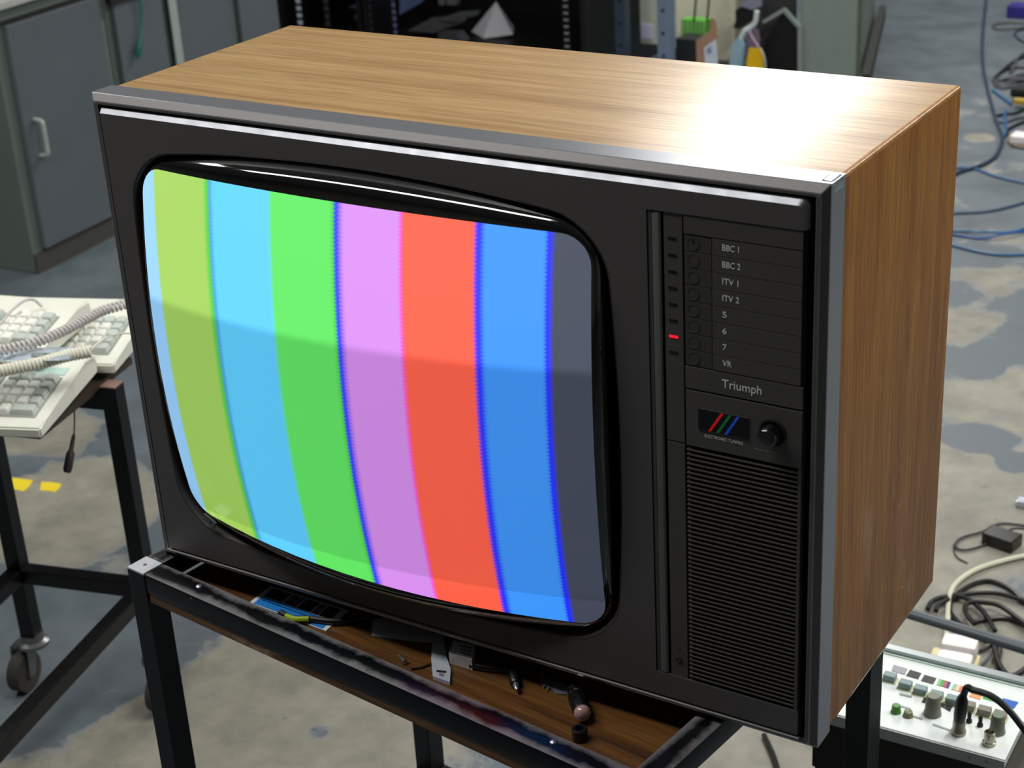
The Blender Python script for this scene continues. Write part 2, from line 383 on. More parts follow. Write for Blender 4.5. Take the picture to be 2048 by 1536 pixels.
b = MB(); b.fill([rect(.005, W - .005, .005, Hh - .005, .0139), [(x, .0139, z) for x, z in hole]]); b.loft([[(x, .0139, z) for x, z in hole], [(x, BD, z) for x, z in hole]]); b.build('front_backing', BLACK, tv, weld=True)
# opening lip
b = MB(); cx, cz = OC[0], OC[1]
def shr(k, y): return [(cx + (x - cx) * (1 - k / .26), y, cz + (z - cz) * (1 - k / .21)) for x, z in op]
b.loft([shr(-.0004, YF - .0002), shr(.0010, YF + .0006), shr(.0020, YF + .0032), shr(.0022, .011), shr(.002, .0136)])
b.build('opening_lip', mat('warm_dark_lip', (58, 53, 50), .5, .05, .05, 300), tv, smooth=True)
# picture tube
PC = (.2985, .2512, .2470, .1900, .026, .012, .035)
TY0 = -.0450
def dome(x, z): return TY0 + ((x - .310) ** 2 + (z - .2595) ** 2) / 2.0
tube = MB(); ph = outline(*PC); rings = []
for k in range(1, 25):
    s_ = k / 24; rings.append([(PC[0] + (x - PC[0]) * s_, dome(PC[0] + (x - PC[0]) * s_, PC[1] + (z - PC[1]) * s_), PC[1] + (z - PC[1]) * s_) for x, z in ph])
R_ = tube.loft(rings); ctr = tube.bm.verts.new((PC[0], dome(PC[0], PC[1]), PC[1]))
for k in range(len(R_[0])): tube.face([ctr, R_[0][k], R_[0][(k + 1) % len(R_[0])]])
screen = tube.build('screen', SCREEN, tv, smooth=True)
screen['label'] = 'lit curved screen with colour bars'
b = MB(); prof = [(0, 0, 0), (.0022, .0045, .0006), (.0045, .009, .0018), (.0065, .0135, .0042), (.0082, .0172, .0082), (.0094, .0195, .014), (.0098, .0205, .022), (.0098, .0205, .04)]
rings = []
for dx, dz, dy in prof:
    ol = outline(PC[0], PC[1], PC[2] + dx, PC[3] + dz, PC[4] + dx * 1.6, PC[5] + dx * .8, PC[6] + dz * 2.4)
    rings.append([(x, dome(px_, pz_) + dy, z) for (x, z), (px_, pz_) in zip(ol, ph)])
b.loft(rings); rim = b.build('tube_rim', GLOSSB, screen, smooth=True); rim['label'] = 'glossy black glass rim'
# small grey tab on the lower left of the opening
x_, z_ = fr(426, 1037)
M = Matrix.Translation((x_, -.001, z_)) @ Matrix.Rotation(math.radians(28), 4, 'Y')
b = MB(); b.box(-.0085, .0085, -.001, .001, -.0045, .0045, M, .0008); b.build('tube_clamp', mat('clamp_grey', (84, 88, 92), .4, .3), tv)
b = MB(); b.box(-.001, .001, -.0013, -.0009, -.001, .001, M @ Matrix.Translation((.002, 0, 0))); b.build('clamp_screw', BLACK, tv)
# ridged trim strip
b = MB(); b.box(.5922, .5952, .0032, .012, .0376, .4636)
z = .0385; prof = []
zz = []
while z < .4630: zz += [(z, 0), (z + .0005, 1)]; z += .0010
xs_ = [(.5952, .0034), (.5985, .0028), (.6015, .0026), (.6034, .0032)]
b.loft([[(x, y + (.0003 if k else 0), z) for x, y in xs_] for z, k in zz], close=False)
b.build('trim_strip', mat('ridged_metal_trim', (78, 78, 76), .6, .3, .05, 300), tv, recalc=False)
MB().box(.5915, .6050, .0125, .0139, .0372, .4640).build('trim_recess', BLACK, tv)
# indicator strip
ind = MB().box(.6058, .6218, .0035, .012, .2672, .4636, bev=.0004).build('indicator_strip', DARKP, tv)
LOFF = mat('indicator_off', (14, 12, 12), .3); LON = mat('indicator_lit_red', (235, 20, 50), .3, emit=1.0)
for k in range(8):
    z = .4424 - k * .01376
    o = MB().box(.6094, .6166 if k != 6 else .6170, .0030, .0040, z - .0010, z + .0011).build('indicator_lamp', LON if k == 6 else LOFF, ind)
    if k == 6: o['label'] = 'lit red indicator'
low = MB().box(.6058, .6218, .0035, .012, .0375, .2660, bev=.0004).build('lower_strip', DARKP, tv)
Rf = Matrix.Rotation(math.radians(90), 4, 'X')
MB().lathe([(.0032, 0), (.0032, .0006), (.0024, .0012), (.0008, .0006)], Matrix.Translation((.6129, .0034, .055)) @ Rf, 16).build('screw', mat('dull_screw', (70, 66, 62), .35, .7), low, smooth=True)
MB().lathe([(.0012, 0), (.0012, .0004)], Matrix.Translation((.6133, .0034, .066)) @ Rf, 12).build('screw_cover', DARKP, low)
# control door with channel rows
door = MB().box(.6228, .7238, .0062, .0125, .3170, .4636).build('control_door', BLACK, tv)
MB().box(.6232, .7215, .0030, .0062, .4482, .4632, bev=.0003).build('header_plate', DARKP, door)
MB().box(.6232, .7236, .0030, .0062, .3176, .3366, bev=.0003).build('brand_plate', DARKP, door)
TILE = mat('button_tile_plastic', (66, 63, 62), .4, .1, .05, 500)
names = ['BBC 1', 'BBC 2', 'ITV 1', 'ITV 2', '5', '6', '7', 'VR']; wid = [.0138, .0150, .0134, .0140, .0034, .0034, .0034, .0076]
for k in range(8):
    z0 = .4340 - k * .01376; z1 = z0 + .01330
    MB().box(.6472, .7213, .0031, .0062, z0, z1, bev=.00025).build('channel_label_plate', DARKP, door)
    bt = MB(); bt.box(.6234, .6466, .0036, .0062, z0, z1, bev=.0003); bt.build('channel_button', TILE, door)
    MB().lathe([(.0050, 0), (.0050, .0003), (.0046, .0003), (.0042, -.0009), (.0030, -.0004), (.0004, -.0001)], Matrix.Translation((.6310, .0034, z0 + .0066)) @ Rf, 24).build('button_dimple', TILE, door, smooth=False)
    text_mesh(names[k], .6560, .4389 - k * .01376, wid[k], .0050, .0030, door, LETTER)
MB().lathe([(.0014, 0), (.0014, .0005)], Matrix.Translation((.6310, .0034, .4425)) @ Rf, 12).build('button_hole', BLACK, door)
o = text_mesh('Triumph', .6555, .3217, .0338, .0095, .0029, door, LETTER, 'brand_lettering')
# lower control module
mod = MB().box(.6236, .7236, .0025, .0125, .2665, .3160, bev=.0004).build('tuning_module', DARKP, tv)
MB().box(.6345, .6788, .0016, .0026, .2832, .3024).build('display_window_frame', DARKP, mod)
dw = MB().box(.6352, .6782, .0012, .0018, .2838, .3018).build('display_window', mat('window_black', (4, 4, 5), .25, 0, .1, 10), mod)
for (a0, a1), rgb, nm in (((1445, 1420), (190, 10, 20), 'red_stripe'), ((1461, 1436), (5, 85, 35), 'green_stripe'), ((1477, 1452), (25, 60, 160), 'blue_stripe')):
    xt = fr(a0, 824)[0]; xb = fr(a1, 862)[0]; w_ = .0024
    MB().prism([(xb, .0011, .2839), (xb + w_, .0011, .2839), (xt + w_, .0011, .3017), (xt, .0011, .3017)], (0, .0002, 0)).build(nm, mat(nm, rgb, .4, emit=.35), dw)
text_mesh('ELECTRONIC TUNING', .6403, .2772, .0335, .0027, .0024, mod, mat('grey_lettering', (205, 205, 205), .5), 'lettering')
text_mesh('PUSH ON-OFF VOL', .6838, .2752, .0295, .0018, .0024, mod, DIMLET, 'lettering')
MB().lathe([(.0118, 0), (.0118, .0006), (.0106, .0010), (.0098, .0003), (.0090, .0001)], Matrix.Translation((.6990, .0025, .2935)) @ Rf, 32).build('knob_recess', BLACK, mod, smooth=True)
MB().lathe([(.0086, 0), (.0086, .010), (.0080, .0128), (.0064, .0142), (.0040, .0148), (.0004, .0149)], Matrix.Translation((.6990, .0025, .2935)) @ Rf, 32).build('volume_knob', mat('shiny_black_knob', (8, 8, 12), .14, 0, .1, 10, coat=1), mod, smooth=True)
# speaker grille
b = MB(); n = 53; z = .0400; pitch = (.2650 - .0400) / n
for k in range(n):
    z = .0400 + k * pitch
    b.prism([(.6236, .0100, z), (.6236, .0028, z + pitch * .18), (.6236, .0026, z + pitch * .42), (.6236, .0100, z + pitch * .62)], (.0970, 0, 0))
grille = b.build('speaker_grille', mat('grille_bronze', (92, 86, 78), .38, .3, .05, 300), tv)
MB().box(.6225, .7238, .0100, .0137, .0372, .2662).build('grille_backing', mat('grille_cloth_black', (9, 8, 12), .8), grille)
MB().box(.7208, .7238, .0026, .0125, .0375, .2662, bev=.0003).build('grille_edge', DARKP, grille)
for o in list(tv.children):
    if o.name.split('.')[0] in ('front_panel', 'opening_lip', 'trim_strip', 'trim_recess', 'indicator_strip', 'lower_strip', 'control_door', 'tuning_module', 'speaker_grille', 'tube_clamp', 'clamp_screw'): o.location.y = -.0045
# ================================================================== main trolley
ca = math.radians(-7.2)
cart = empty('trolley', (-.016, -.037, 0), ca, 'black steel trolley with worn rails and wooden shelf carrying the television', 'trolley')
CW, CDp, T = .660, .425, .027
RAILX = worn_mat('rubbed_black_rail', 1, T / 2); RAILY = worn_mat('rubbed_black_rail_side', 0, T / 2)
zt = H0; rt = .025
LEGTOP = mat('bare_steel_cap', (205, 208, 216), .5, .15, .1, 80)
for (u, v) in ((0, 0), (CW - T, 0), (0, CDp - T), (CW - T, CDp - T)):
    b = MB(); b.box(u, u + T, v, v + T, .115, zt - .003, bev=.0012); lg = b.build('leg', BLKPAINT, cart)
    MB().box(u + .0005, u + T - .0005, v + .0005, v + T - .0005, zt - .0029, zt - .0002, bev=.0006).build('leg_cap', LEGTOP, lg)
    # caster
    w_ = MB(); w_.tube([(u + T / 2 - .011, v + T / 2 + .02, .04), (u + T / 2 + .011, v + T / 2 + .02, .04)], .04, 24); w_.build('wheel', mat('rubber_wheel', (35, 34, 33), .7), lg, smooth=True)
    b = MB(); b.lathe([(.016, .098), (.021, .102), (.021, .112), (.016, .1148)], Matrix.Translation((u + T / 2, v + T / 2, 0)), 20)
    for s in (-1, 1): b.prism([(u + T / 2 + s * .015, v + .003, .10), (u + T / 2 + s * .015, v + T, .10), (u + T / 2 + s * .015, v + T / 2 + .03, .035), (u + T / 2 + s * .015, v + T / 2 + .012, .035)], (s * .002, 0, 0))
    b.build('caster_fork', mat('zinc_fork', (130, 132, 134), .35, .8), lg)
for k, (a, bb) in enumerate((((T, 0), (CW - T, 0)), ((T, CDp - T), (CW - T, CDp - T)))):
    o = MB(); o.box(0, CW - 2 * T, 0, T, -rt, 0, bev=.0042); o = o.build('rail', RAILX, cart, smooth=True); o.location = (a[0], a[1], zt)
    o2 = MB().box(0, CW - 2 * T, 0, T, -.025, 0, bev=.002).build('lower_rail', BLKPAINT, cart); o2.location = (a[0], a[1], .17)
for k, u in enumerate((0, CW - T)):
    o = MB(); o.box(0, T, 0, CDp - 2 * T, -rt, 0, bev=.0042); o = o.build('rail', RAILY, cart, smooth=True); o.location = (u, T, zt)
    o2 = MB().box(0, T, 0, CDp - 2 * T, -.025, 0, bev=.002).build('lower_rail', BLKPAINT, cart); o2.location = (u, T, .17)
bd = MB(); BZ = zt - rt
bd.box(T + .002, CW - T - .002, .002, CDp - .004, BZ - .010, BZ - .0002); bd.build('shelf_board', BOARDM, cart)
cartM = Matrix.Translation((-.016, -.037, 0)) @ Matrix.Rotation(ca, 4, 'Z'); cartI = cartM.inverted()
RIV = mat('rivet_steel', (165, 170, 180), .3, .8)
for q in ((398, 1173), (1107, 1484)):
    p = cartI @ at(*q, 2, zt)
    MB().lathe([(.0035, 0), (.0033, .0009), (.002, .0018), (.0003, .0021)], Matrix.Translation((p.x, p.y, zt)), 14).build('rivet', RIV, cart, smooth=True)
p = cartI @ at(290, 1129, 2, zt)
MB().lathe([(.0022, 0), (.0020, .0004)], Matrix.Translation((p.x, p.y, zt - .0003)), 12).build('cap_rivet', mat('rusty_rivet', (120, 85, 88), .6), cart)
p = cartI @ at(1433, 1500, 0, .66)
# ================================================================== things lying on the shelf
def sheet(pix, z, t, M=None):
    return [at(x, y, 2, z) for x, y in pix]
def flat(name, pix, z, t, m_, label, cat, parent=None, group=None, bev=0):
    P = [at(x, y, 2, z) for x, y in pix]
    o = MB().prism(P, (0, 0, t)).build(name, m_, parent)
    if not parent: tag(o, label, cat, group)
    return o
WHT = mat('white_paper', (205, 208, 212), .6)
lf = flat('leaflet', [(499, 1206), (541, 1173), (697, 1222), (652, 1263)], BZ, .0008, WHT, 'blue and white printed leaflet on the trolley shelf behind the front rail', 'leaflet')
def lp(u, v, z=.0009):
    a, b_, c_, d_ = [at(x, y, 2, BZ) for x, y in ((499, 1206), (541, 1173), (697, 1222), (652, 1263))]
    p = (a * (1 - u) + d_ * u) * (1 - v) + (b_ * (1 - u) + c_ * u) * v; return (p.x, p.y, BZ + z)
def lquad(u0, u1, v0, v1, m_, nm): MB().prism([lp(u0, v0), lp(u1, v0), lp(u1, v1), lp(u0, v1)], (0, 0, .0001)).build(nm, m_, lf)
lquad(.05, .95, 0.02, .42, mat('leaflet_blue', (30, 120, 200), .45), 'blue_band')
for a_, b__, rgb in ((.06, .30, (30, 32, 60)), (.32, .48, (96, 92, 110)), (.50, .66, (22, 20, 24)), (.68, .76, (120, 112, 110)), (.78, .93, (26, 24, 28))):
    lquad(a_, b__, .46, .93, mat('leaflet_photo_%d' % rgb[0], rgb, .45), 'printed_photo')
lquad(.10, .85, .27, .30, mat('leaflet_text', (18, 66, 130), .5), 'text_line')
tag(flat('paper_sheet', [(743, 1272), (821, 1282), (866, 1286), (900, 1270), (800, 1225), (746, 1238)], BZ, .0006, mat('grey_white_paper', (176, 178, 186), .6), None, None), 'plain white paper slipped under the television front edge', 'paper')
# clear packet
pk = flat('clear_packet', [(865, 1287), (888, 1283), (893, 1318), (902, 1345), (900, 1371), (866, 1359), (863, 1325)], BZ, .004, mat('cloudy_plastic', (186, 194, 204), .25, 0, .08, 60, alpha=.8), 'cloudy plastic packet with tiny black print near the front rail', 'packet')
flat('packet_print', [(873, 1340), (893, 1342), (892, 1346), (873, 1344)], BZ + .0041, .0002, BLACK, '', '', pk)
flat('packet_print', [(878, 1346), (888, 1348), (887, 1353), (878, 1351)], BZ + .0041, .0002, mat('grey_print', (110, 100, 104), .6), '', '', pk)
# small white carton
ct = flat('small_carton', [(908, 1296), (952, 1306), (947, 1332), (901, 1318)], BZ, .009, mat('carton_white', (200, 202, 204), .5), 'small white carton with grey print beside the plastic packet', 'carton')
flat('carton_flap', [(900, 1321), (946, 1334), (945, 1341), (899, 1327)], BZ, .012, mat('carton_bright', (220, 222, 222), .5), '', '', ct)
for k in range(3):
    flat('carton_print', [(921 + 0 * k, 1290 + 7 * k), (942, 1295 + 7 * k), (941, 1298 + 7 * k), (920, 1293 + 7 * k)], BZ + .0092, .0002, mat('carton_print_grey', (120, 128, 132), .6), '', '', ct)
# cables on the shelf
def cable(name, pts, r, m_, label, cat, group=None, parent=None, k=8, n=8):
    o = MB().tube(smooth_pts(pts, k), r, n).build(name, m_, parent, smooth=True)
    if not parent: tag(o, label, cat, group)
    return o
CB = mat('black_cable', (20, 20, 22), .4); 
o = cable('mains_lead', [at(x, y, 2, BZ + .004) for x, y in ((560, 1225), (585, 1237), (620, 1238), (665, 1243), (705, 1240), (745, 1231), (800, 1225))], .0034, CB, 'black cable end lying over the blue leaflet', 'cable')
MB().tube(smooth_pts([at(x, y, 2, BZ + .0055) for x, y in ((572, 1232), (590, 1238), (618, 1238))]), .0030, 8).build('earth_sleeve', mat('yellow_green_sleeve', (150, 175, 20), .5), o, smooth=True)
cable('thin_wire', [at(x, y, 2, BZ + .0012) for x, y in ((822, 1338), (842, 1335), (864, 1327), (900, 1315), (960, 1318), (1010, 1334))], .0010, CB, 'thin black wire passing behind the plastic packet', 'wire')
p = at(798, 1315, 2, BZ)
MB().lathe([(.0015, 0), (.0015, .012), (.003, .0125), (.003, .0145), (.001, .015)], Matrix.Translation((p.x, p.y, BZ + .003)) @ Matrix.Rotation(math.radians(90), 4, 'Y') @ Matrix.Rotation(math.radians(30), 4, 'X'), 10).build('small_screw', mat('bright_steel', (190, 200, 200), .2, .9), smooth=True)
tag(bpy.data.objects['small_screw'], 'tiny steel screw lying on the brown shelf board', 'screw')
# black plug with silver tip
def rod(name, a, b_, prof, m_, **k):
    a, b_ = Vector(a), Vector(b_); d = b_ - a; L = d.length; q = Vector((0, 0, 1)).rotation_difference(d.normalized()).to_matrix().to_4x4()
    o = MB().lathe([(r, h * L) for r, h in prof], Matrix.Translation(a) @ q, 18).build(name, m_, k.get('parent'), smooth=True)
    if k.get('label'): tag(o, k['label'], k['cat'])
    return o
j = rod('jack_plug', at(1026, 1345, 2, BZ + .006), at(1031, 1368, 2, BZ + .006), [(.003, 0), (.0052, .1), (.0052, .9), (.004, 1)], CB, label='black jack plug with silver tip lying under the screen', cat='plug')
rod('tip', at(1031, 1368, 2, BZ + .006), at(1034, 1380, 2, BZ + .006), [(.0028, 0), (.0026, .7), (.0012, 1)], RIV, parent=j)
cable('plug_lead', [at(x, y, 2, BZ + .004) for x, y in ((940, 1330), (975, 1336), (1010, 1340), (1026, 1345))], .0028, CB, '', '', parent=j)
# grey serrated bracket
tag(flat('metal_bracket', [(1083, 1345), (1090, 1352), (1091, 1360), (1098, 1354), (1103, 1364), (1120, 1366), (1140, 1380), (1136, 1391), (1112, 1389), (1100, 1376), (1095, 1384), (1093, 1372), (1087, 1378), (1082, 1366)], BZ, .0015, mat('grey_bracket', (120, 118, 126), .5, .3), None, None), 'jagged flat grey metal bracket on the shelf board', 'bracket')
# panel indicator lamp
a_ = at(1150, 1385, 2, BZ + .010); c_ = at(1164, 1424, 2, BZ + .010)
lampo = rod('indicator_lamp_holder', a_, c_, [(.0058, 0), (.0070, .03), (.0070, .2), (.0085, .25), (.0085, .85), (.0078, .97), (.0066, 1)], mat('black_barrel', (16, 16, 18), .3), label='black cylindrical lamp holder with clear lens lying on shelf', cat='lamp holder')
dv = (c_ - a_).normalized()
rod('chrome_collar', a_ - dv * .004, a_ + dv * .005, [(.0062, 0), (.0078, .1), (.0078, .9), (.007, 1)], mat('chrome', (200, 205, 210), .15, 1), parent=lampo)
rod('lens', c_ - dv * .002, c_ + dv * .008, [(.0074, 0), (.0078, .5), (.0062, .8), (.003, 1)], mat('pinkish_lens', (176, 140, 136), .12, 0, .1, 30, coat=1), parent=lampo)
MB().bar(a_ + Vector((-.004, -.001, .008)) + dv * .004, c_ + Vector((-.004, -.001, .0075)) - dv * .008, .003, .0012).build('contact_strip', mat('chrome', (200, 205, 210), .15, 1), lampo)
p = at(1160, 1478, 2, BZ)
tag(MB().lathe([(.0072, 0), (.0072, .011), (.0062, .012), (.0038, .012), (.0036, .006), (.0004, .006)], Matrix.Translation(p), 18).build('hollow_bushing', mat('black_barrel', (16, 16, 18), .3), smooth=True), 'small round black bushing with a hole near the front rail', 'bushing')
# ================================================================== trolley on the left
A0 = Vector((-.567, .487, 0)); la = math.radians(194.6)
TZ = .5650
tl = empty('trolley', A0, la, 'low black steel trolley with caster on the left, heaped with keyboards', 'trolley')
L1, L2, t2 = .228, .66, .026
for (u, v) in ((0, 0), (L1, 0), (0, L2), (L1, L2)):
    lg = MB().box(u - t2 / 2, u + t2 / 2, v - t2 / 2, v + t2 / 2, .098, TZ - .001 if (u, v) == (0, 0) else (.23 if (u, v) == (0, L2) else TZ - .012), bev=.0015).build('leg', BLKPAINT, tl)
    cx_, cy_ = u + (-.008 if (u, v) == (0, 0) else .016), v + .018
    b = MB(); b.tube([(cx_ - .011, cy_, .034), (cx_ + .011, cy_, .034)], .034, 24); b.tube([(cx_ - .013, cy_, .034), (cx_ + .013, cy_, .034)], .012, 16); b.build('wheel', mat('brown_rubber_wheel', (62, 58, 54), .7), lg, smooth=True)
    b = MB(); b.lathe([(.016, .074), (.026, .078), (.026, .084), (.019, .088), (.019, .0985)], Matrix.Translation((u, v, 0)), 22)
    for s in (-1, 1): b.prism([(cx_ + s * .0145, v - .010, .080), (cx_ + s * .0145, v + .020, .080), (cx_ + s * .0145, cy_ + .008, .028), (cx_ + s * .0145, cy_ - .008, .028)], (s * .0018, 0, 0))
    b.build('caster_fork', mat('zinc_fork', (130, 132, 134), .35, .8), lg, smooth=True)
for z_ in (.213,):
    for a, c2 in (((t2 / 2, 0), (L1 - t2 / 2, 0)), ((0, t2 / 2), (0, L2 - t2 / 2)), ((L1, t2 / 2), (L1, L2 - t2 / 2)), ((t2 / 2, L2), (L1 - t2 / 2, L2))):
        MB().bar((a[0], a[1], z_), (c2[0], c2[1], z_), .025, .025, bev=.0015).build('lower_rail', BLKPAINT, tl)
for a, c2 in (((t2 / 2, 0), (L1 - t2 / 2, 0)), ((L1, t2 / 2), (L1, L2 - t2 / 2))):
    MB().bar((a[0], a[1], TZ - .026), (c2[0], c2[1], TZ - .026), .025, .025, bev=.0015).build('upper_rail', BLKPAINT, tl)
MB().box(.022, L1 + .012, -.10, .165, TZ - .0125, TZ - .0015).build('top_board', mat('dark_board', (58, 48, 40), .6), tl)
MB().box(-.013, .013, -.013, .013, TZ - .0012, TZ + .0008).build('leg_end', mat('rusty_end', (150, 120, 112), .5, .4), tl)
# keyboards
KB_BODY = mat('cream_keyboard_plastic', (222, 224, 212), .45, 0, .04, 40); KW = mat('pale_keycap', (232, 234, 226), .5, 0, .03, 40); KG = mat('grey_keycap', (186, 194, 188), .5, 0, .03, 40); KWELL = mat('key_well', (150, 156, 150), .6)
def keycap(name, w):
    b = MB(); q = .0172 * w + .019 * 0 ; w0 = .0182 * w + (w - 1) * .0008; h = .0090
    b.loft([[(-w0 / 2, -.0091, 0), (w0 / 2, -.0091, 0), (w0 / 2, .0091, 0), (-w0 / 2, .0091, 0)], [(-w0 / 2 + .0025, -.0066, h), (w0 / 2 - .0025, -.0066, h), (w0 / 2 - .0025, .0076, h), (-w0 / 2 + .0025, .0076, h)]])
    b.face(b.bm.verts[-4:]); bmesh.ops.bevel(b.bm, geom=b.bm.edges[:], offset=.0012, segments=1, affect='EDGES'); return b
kmesh = {}
for w in (1, 2, 1.5, 6):
    for mm, nm in ((KW, 'w'), (KG, 'g')):
        o = keycap('key', w).build('key', mm); kmesh[(w, nm)] = o.data; bpy.data.objects.remove(o)
def keyboard(fr_corner, yaw, tilt, label, strip=False, roll=0, dp=.195, rows=5):
    """origin at its front right bottom corner, x along the width to the left is negative"""
    o = empty('keyboard', fr_corner, 0, label, 'keyboard', 'heaped cream keyboards'); o.rotation_euler = (math.radians(tilt), math.radians(roll), math.radians(yaw))
    wd_, h0, h1 = .46, .016, .032
    b = MB(); pr_ = [(0, 0), (dp, 0), (dp, h1 * .55), (dp, h1), (dp - .035, h1 + .001), (.022, h0 + .002), (0, h0)]
    b.prism([(-wd_, y, z) for y, z in pr_], (wd_, 0, 0))
    bmesh.ops.bevel(b.bm, geom=[e for e in b.bm.edges], offset=.0025, segments=2, affect='EDGES'); b.build('body', KB_BODY, o, smooth=True)
    sl = math.atan2(h1 + .001 - h0 - .002, dp - .035 - .022); M0 = Matrix.Translation((0, .022, h0 + .002)) @ Matrix.Rotation(sl, 4, 'X')
    p_ = .019; blocks = [(-.020 - 4 * p_, 4, 'n'), (-.020 - 4 * p_ - .012 - 3 * p_, 3, 'v'), (-.020 - 7 * p_ - .024 - 14 * p_, 14, 'm')]
    for x0, nc, kind in blocks:
        bb = MB(); bb.box(x0 - .002, x0 + nc * p_ + .002, .003, .003 + rows * p_ + .003, -.002, .0012, M0); bb.build('key_well', KWELL, o)
        for r_ in range(rows):
            if kind == 'v' and r_ in (1,): continue
            cidx = 0
            while cidx < nc:
                w = 1
                if kind == 'n' and r_ == 0 and cidx == 2: w = 2
                if kind == 'm' and r_ == 0 and cidx == 4: w = 6
                if kind == 'm' and r_ == 2 and cidx == nc - 2: w = 2
                sh = 'g' if (kind == 'n' and (cidx == 3 or r_ == 4 or w == 2)) or kind == 'v' or (kind == 'm' and (cidx in (0, nc - 1) or w == 2)) else 'w'
                k_ = bpy.data.objects.new('key', kmesh[(w, sh)]); COL.objects.link(k_); k_.parent = o
                k_.matrix_local = M0 @ Matrix.Translation((x0 + (cidx + w / 2) * p_, .006 + (r_ + .5) * p_, .001)); cidx += w
    if strip:
        bb = MB(); bb.box(-.020 - 4 * p_ + .0, -.018, .006 + 5 * p_ + .006, .006 + 5 * p_ + .024, 0, .0012, M0); bb.build('indicator_label', mat('pale_teal_label', (176, 205, 198), .4), o)
    return o
k1 = keyboard(at(84, 878, 2, TZ + .002), 20.5, 4, 'cream keyboard nearest the camera, with pale teal label above its number keys', True)
k2 = keyboard(at(223, 757, 2, TZ + .010) + Vector((-.006, .014, 0)), 21, 3, 'cream keyboard behind the nearest one, its right end reaching the television')
k3 = keyboard(Vector((-.618, .402, TZ + .053)), 15, 3, 'cream keyboard furthest back in the heap on the left', dp=.16, rows=4)
# coiled leads
def coil(name, pts, R, r, turns_per_m, m_, label, cat):
    C_ = smooth_pts(pts, 30); L = [0]
    for a, b_ in zip(C_, C_[1:]): L.append(L[-1] + (b_ - a).length)
    tot = L[-1]; N = int(tot * turns_per_m * 10); out = []; k = 0; pn = Vector((0, 0, 1))
    for i in range(N + 1):
        s = tot * i / N
        while k < len(L) - 2 and L[k + 1] < s: k += 1
        f_ = (s - L[k]) / max(1e-9, L[k + 1] - L[k]); p = C_[k].lerp(C_[k + 1], f_); d = (C_[k + 1] - C_[k]).normalized()
        pn = (pn - d * pn.dot(d)).normalized(); q = d.cross(pn); a = 2 * math.pi * s * turns_per_m
        out.append(p + (pn * math.cos(a) + q * math.sin(a)) * R)
    return tag(MB().tube(out, r, 6).build(name, m_, smooth=True), label, cat)
zc = TZ + .108
coil('coiled_lead', [at(x, y, 2, zc) for x, y in ((-160, 712), (-60, 712), (10, 699), (70, 685), (120, 665), (165, 642), (205, 622), (262, 605))], .0058, .0024, 150, mat('mauve_grey_lead', (196, 192, 190), .5), 'thick mauve grey coiled lead running to the television', 'cable')
coil('coiled_lead', [at(x, y, 2, TZ + .090) for x, y in ((-120, 752), (-40, 748), (20, 738), (80, 726), (130, 712), (182, 702))], .0070, .0028, 190, mat('ivory_lead', (214, 214, 198), .5), 'tightly coiled ivory lead across the nearest keyboard', 'cable')
cable('thin_lead', [at(x, y, 2, TZ + z_) for x, y, z_ in ((180, 702, .090), (192, 690, .088), (212, 676, .080), (236, 668, .075), (262, 666, .07))], .0014, mat('ivory_lead', (214, 214, 198), .5), 'thin ivory cable arching from the end of the ivory coil', 'cable')
cable('thin_lead', [at(x, y, 2, TZ + z_) for x, y, z_ in ((-40, 680, .115), (0, 648, .115), (22, 622, .12), (48, 602, .12), (68, 600, .11), (84, 613, .098))], .0022, mat('mauve_grey_lead', (196, 192, 190), .5), 'plain mauve grey cable looping over the furthest keyboard', 'cable')
# clear plastic bag
b = MB(); N = 10; g = []
for i in range(N + 1):
    row = []
    for j_ in range(6):
        x = -120 + 260 * i / N; y = 700 + 26 * j_ / 5 - 6 * i / N
        p = at(x, y, 2, TZ + .092 + .006 * random.random() + .004 * math.sin(i * 1.7 + j_)); row.append(b.bm.verts.new(p))
    g.append(row)
for i in range(N):
    for j_ in range(5): b.face([g[i][j_], g[i + 1][j_], g[i + 1][j_ + 1], g[i][j_ + 1]])
o = b.build('plastic_bag', mat('clear_bluish_film', (186, 200, 214), .12, 0, .1, 30, coat=1, alpha=.65), smooth=True)
sm = o.modifiers.new('s', 'SOLIDIFY'); sm.thickness = .0006
tag(o, 'shiny clear bag squeezed between the two coiled leads', 'bag')
# probe hanging under the keyboard
pj = at(150, 826, 2, TZ - .02)
hz = [at(148, 868, 0, pj.x), at(140, 900, 0, pj.x), at(134, 945, 0, pj.x)]
pr0 = rod('test_probe', hz[0] + (hz[0] - hz[2]) * 0.0, hz[2], [(.0018, 0), (.0030, .1), (.0035, .42), (.0062, .5), (.0066, .92), (.005, 1)], mat('dark_probe_plastic', (52, 44, 44), .5), label='dark test probe hanging on a thin cord below the keyboards', cat='probe')
cable('cord', [pj + Vector((0, 0, .005)), at(149, 846, 0, pj.x), hz[0]], .0011, CB, '', '', parent=pr0)
# yellow tape on the floor
YT = mat('yellow_floor_tape', (222, 200, 40), .55, 0, .12, 25)
flat('floor_tape', [(-60, 944), (0, 952), (66, 961), (58, 974), (47, 983), (20, 977), (0, 973), (-60, 966)], .0002, .0006, YT, 'longer piece of worn yellow tape on the floor at left edge', 'floor tape')
flat('floor_tape', [(83, 964), (104, 965), (123, 968), (118, 978), (110, 984), (95, 982), (80, 981)], .0002, .0006, YT, 'short scrap of yellow tape on the floor beside the trolley leg', 'floor tape')
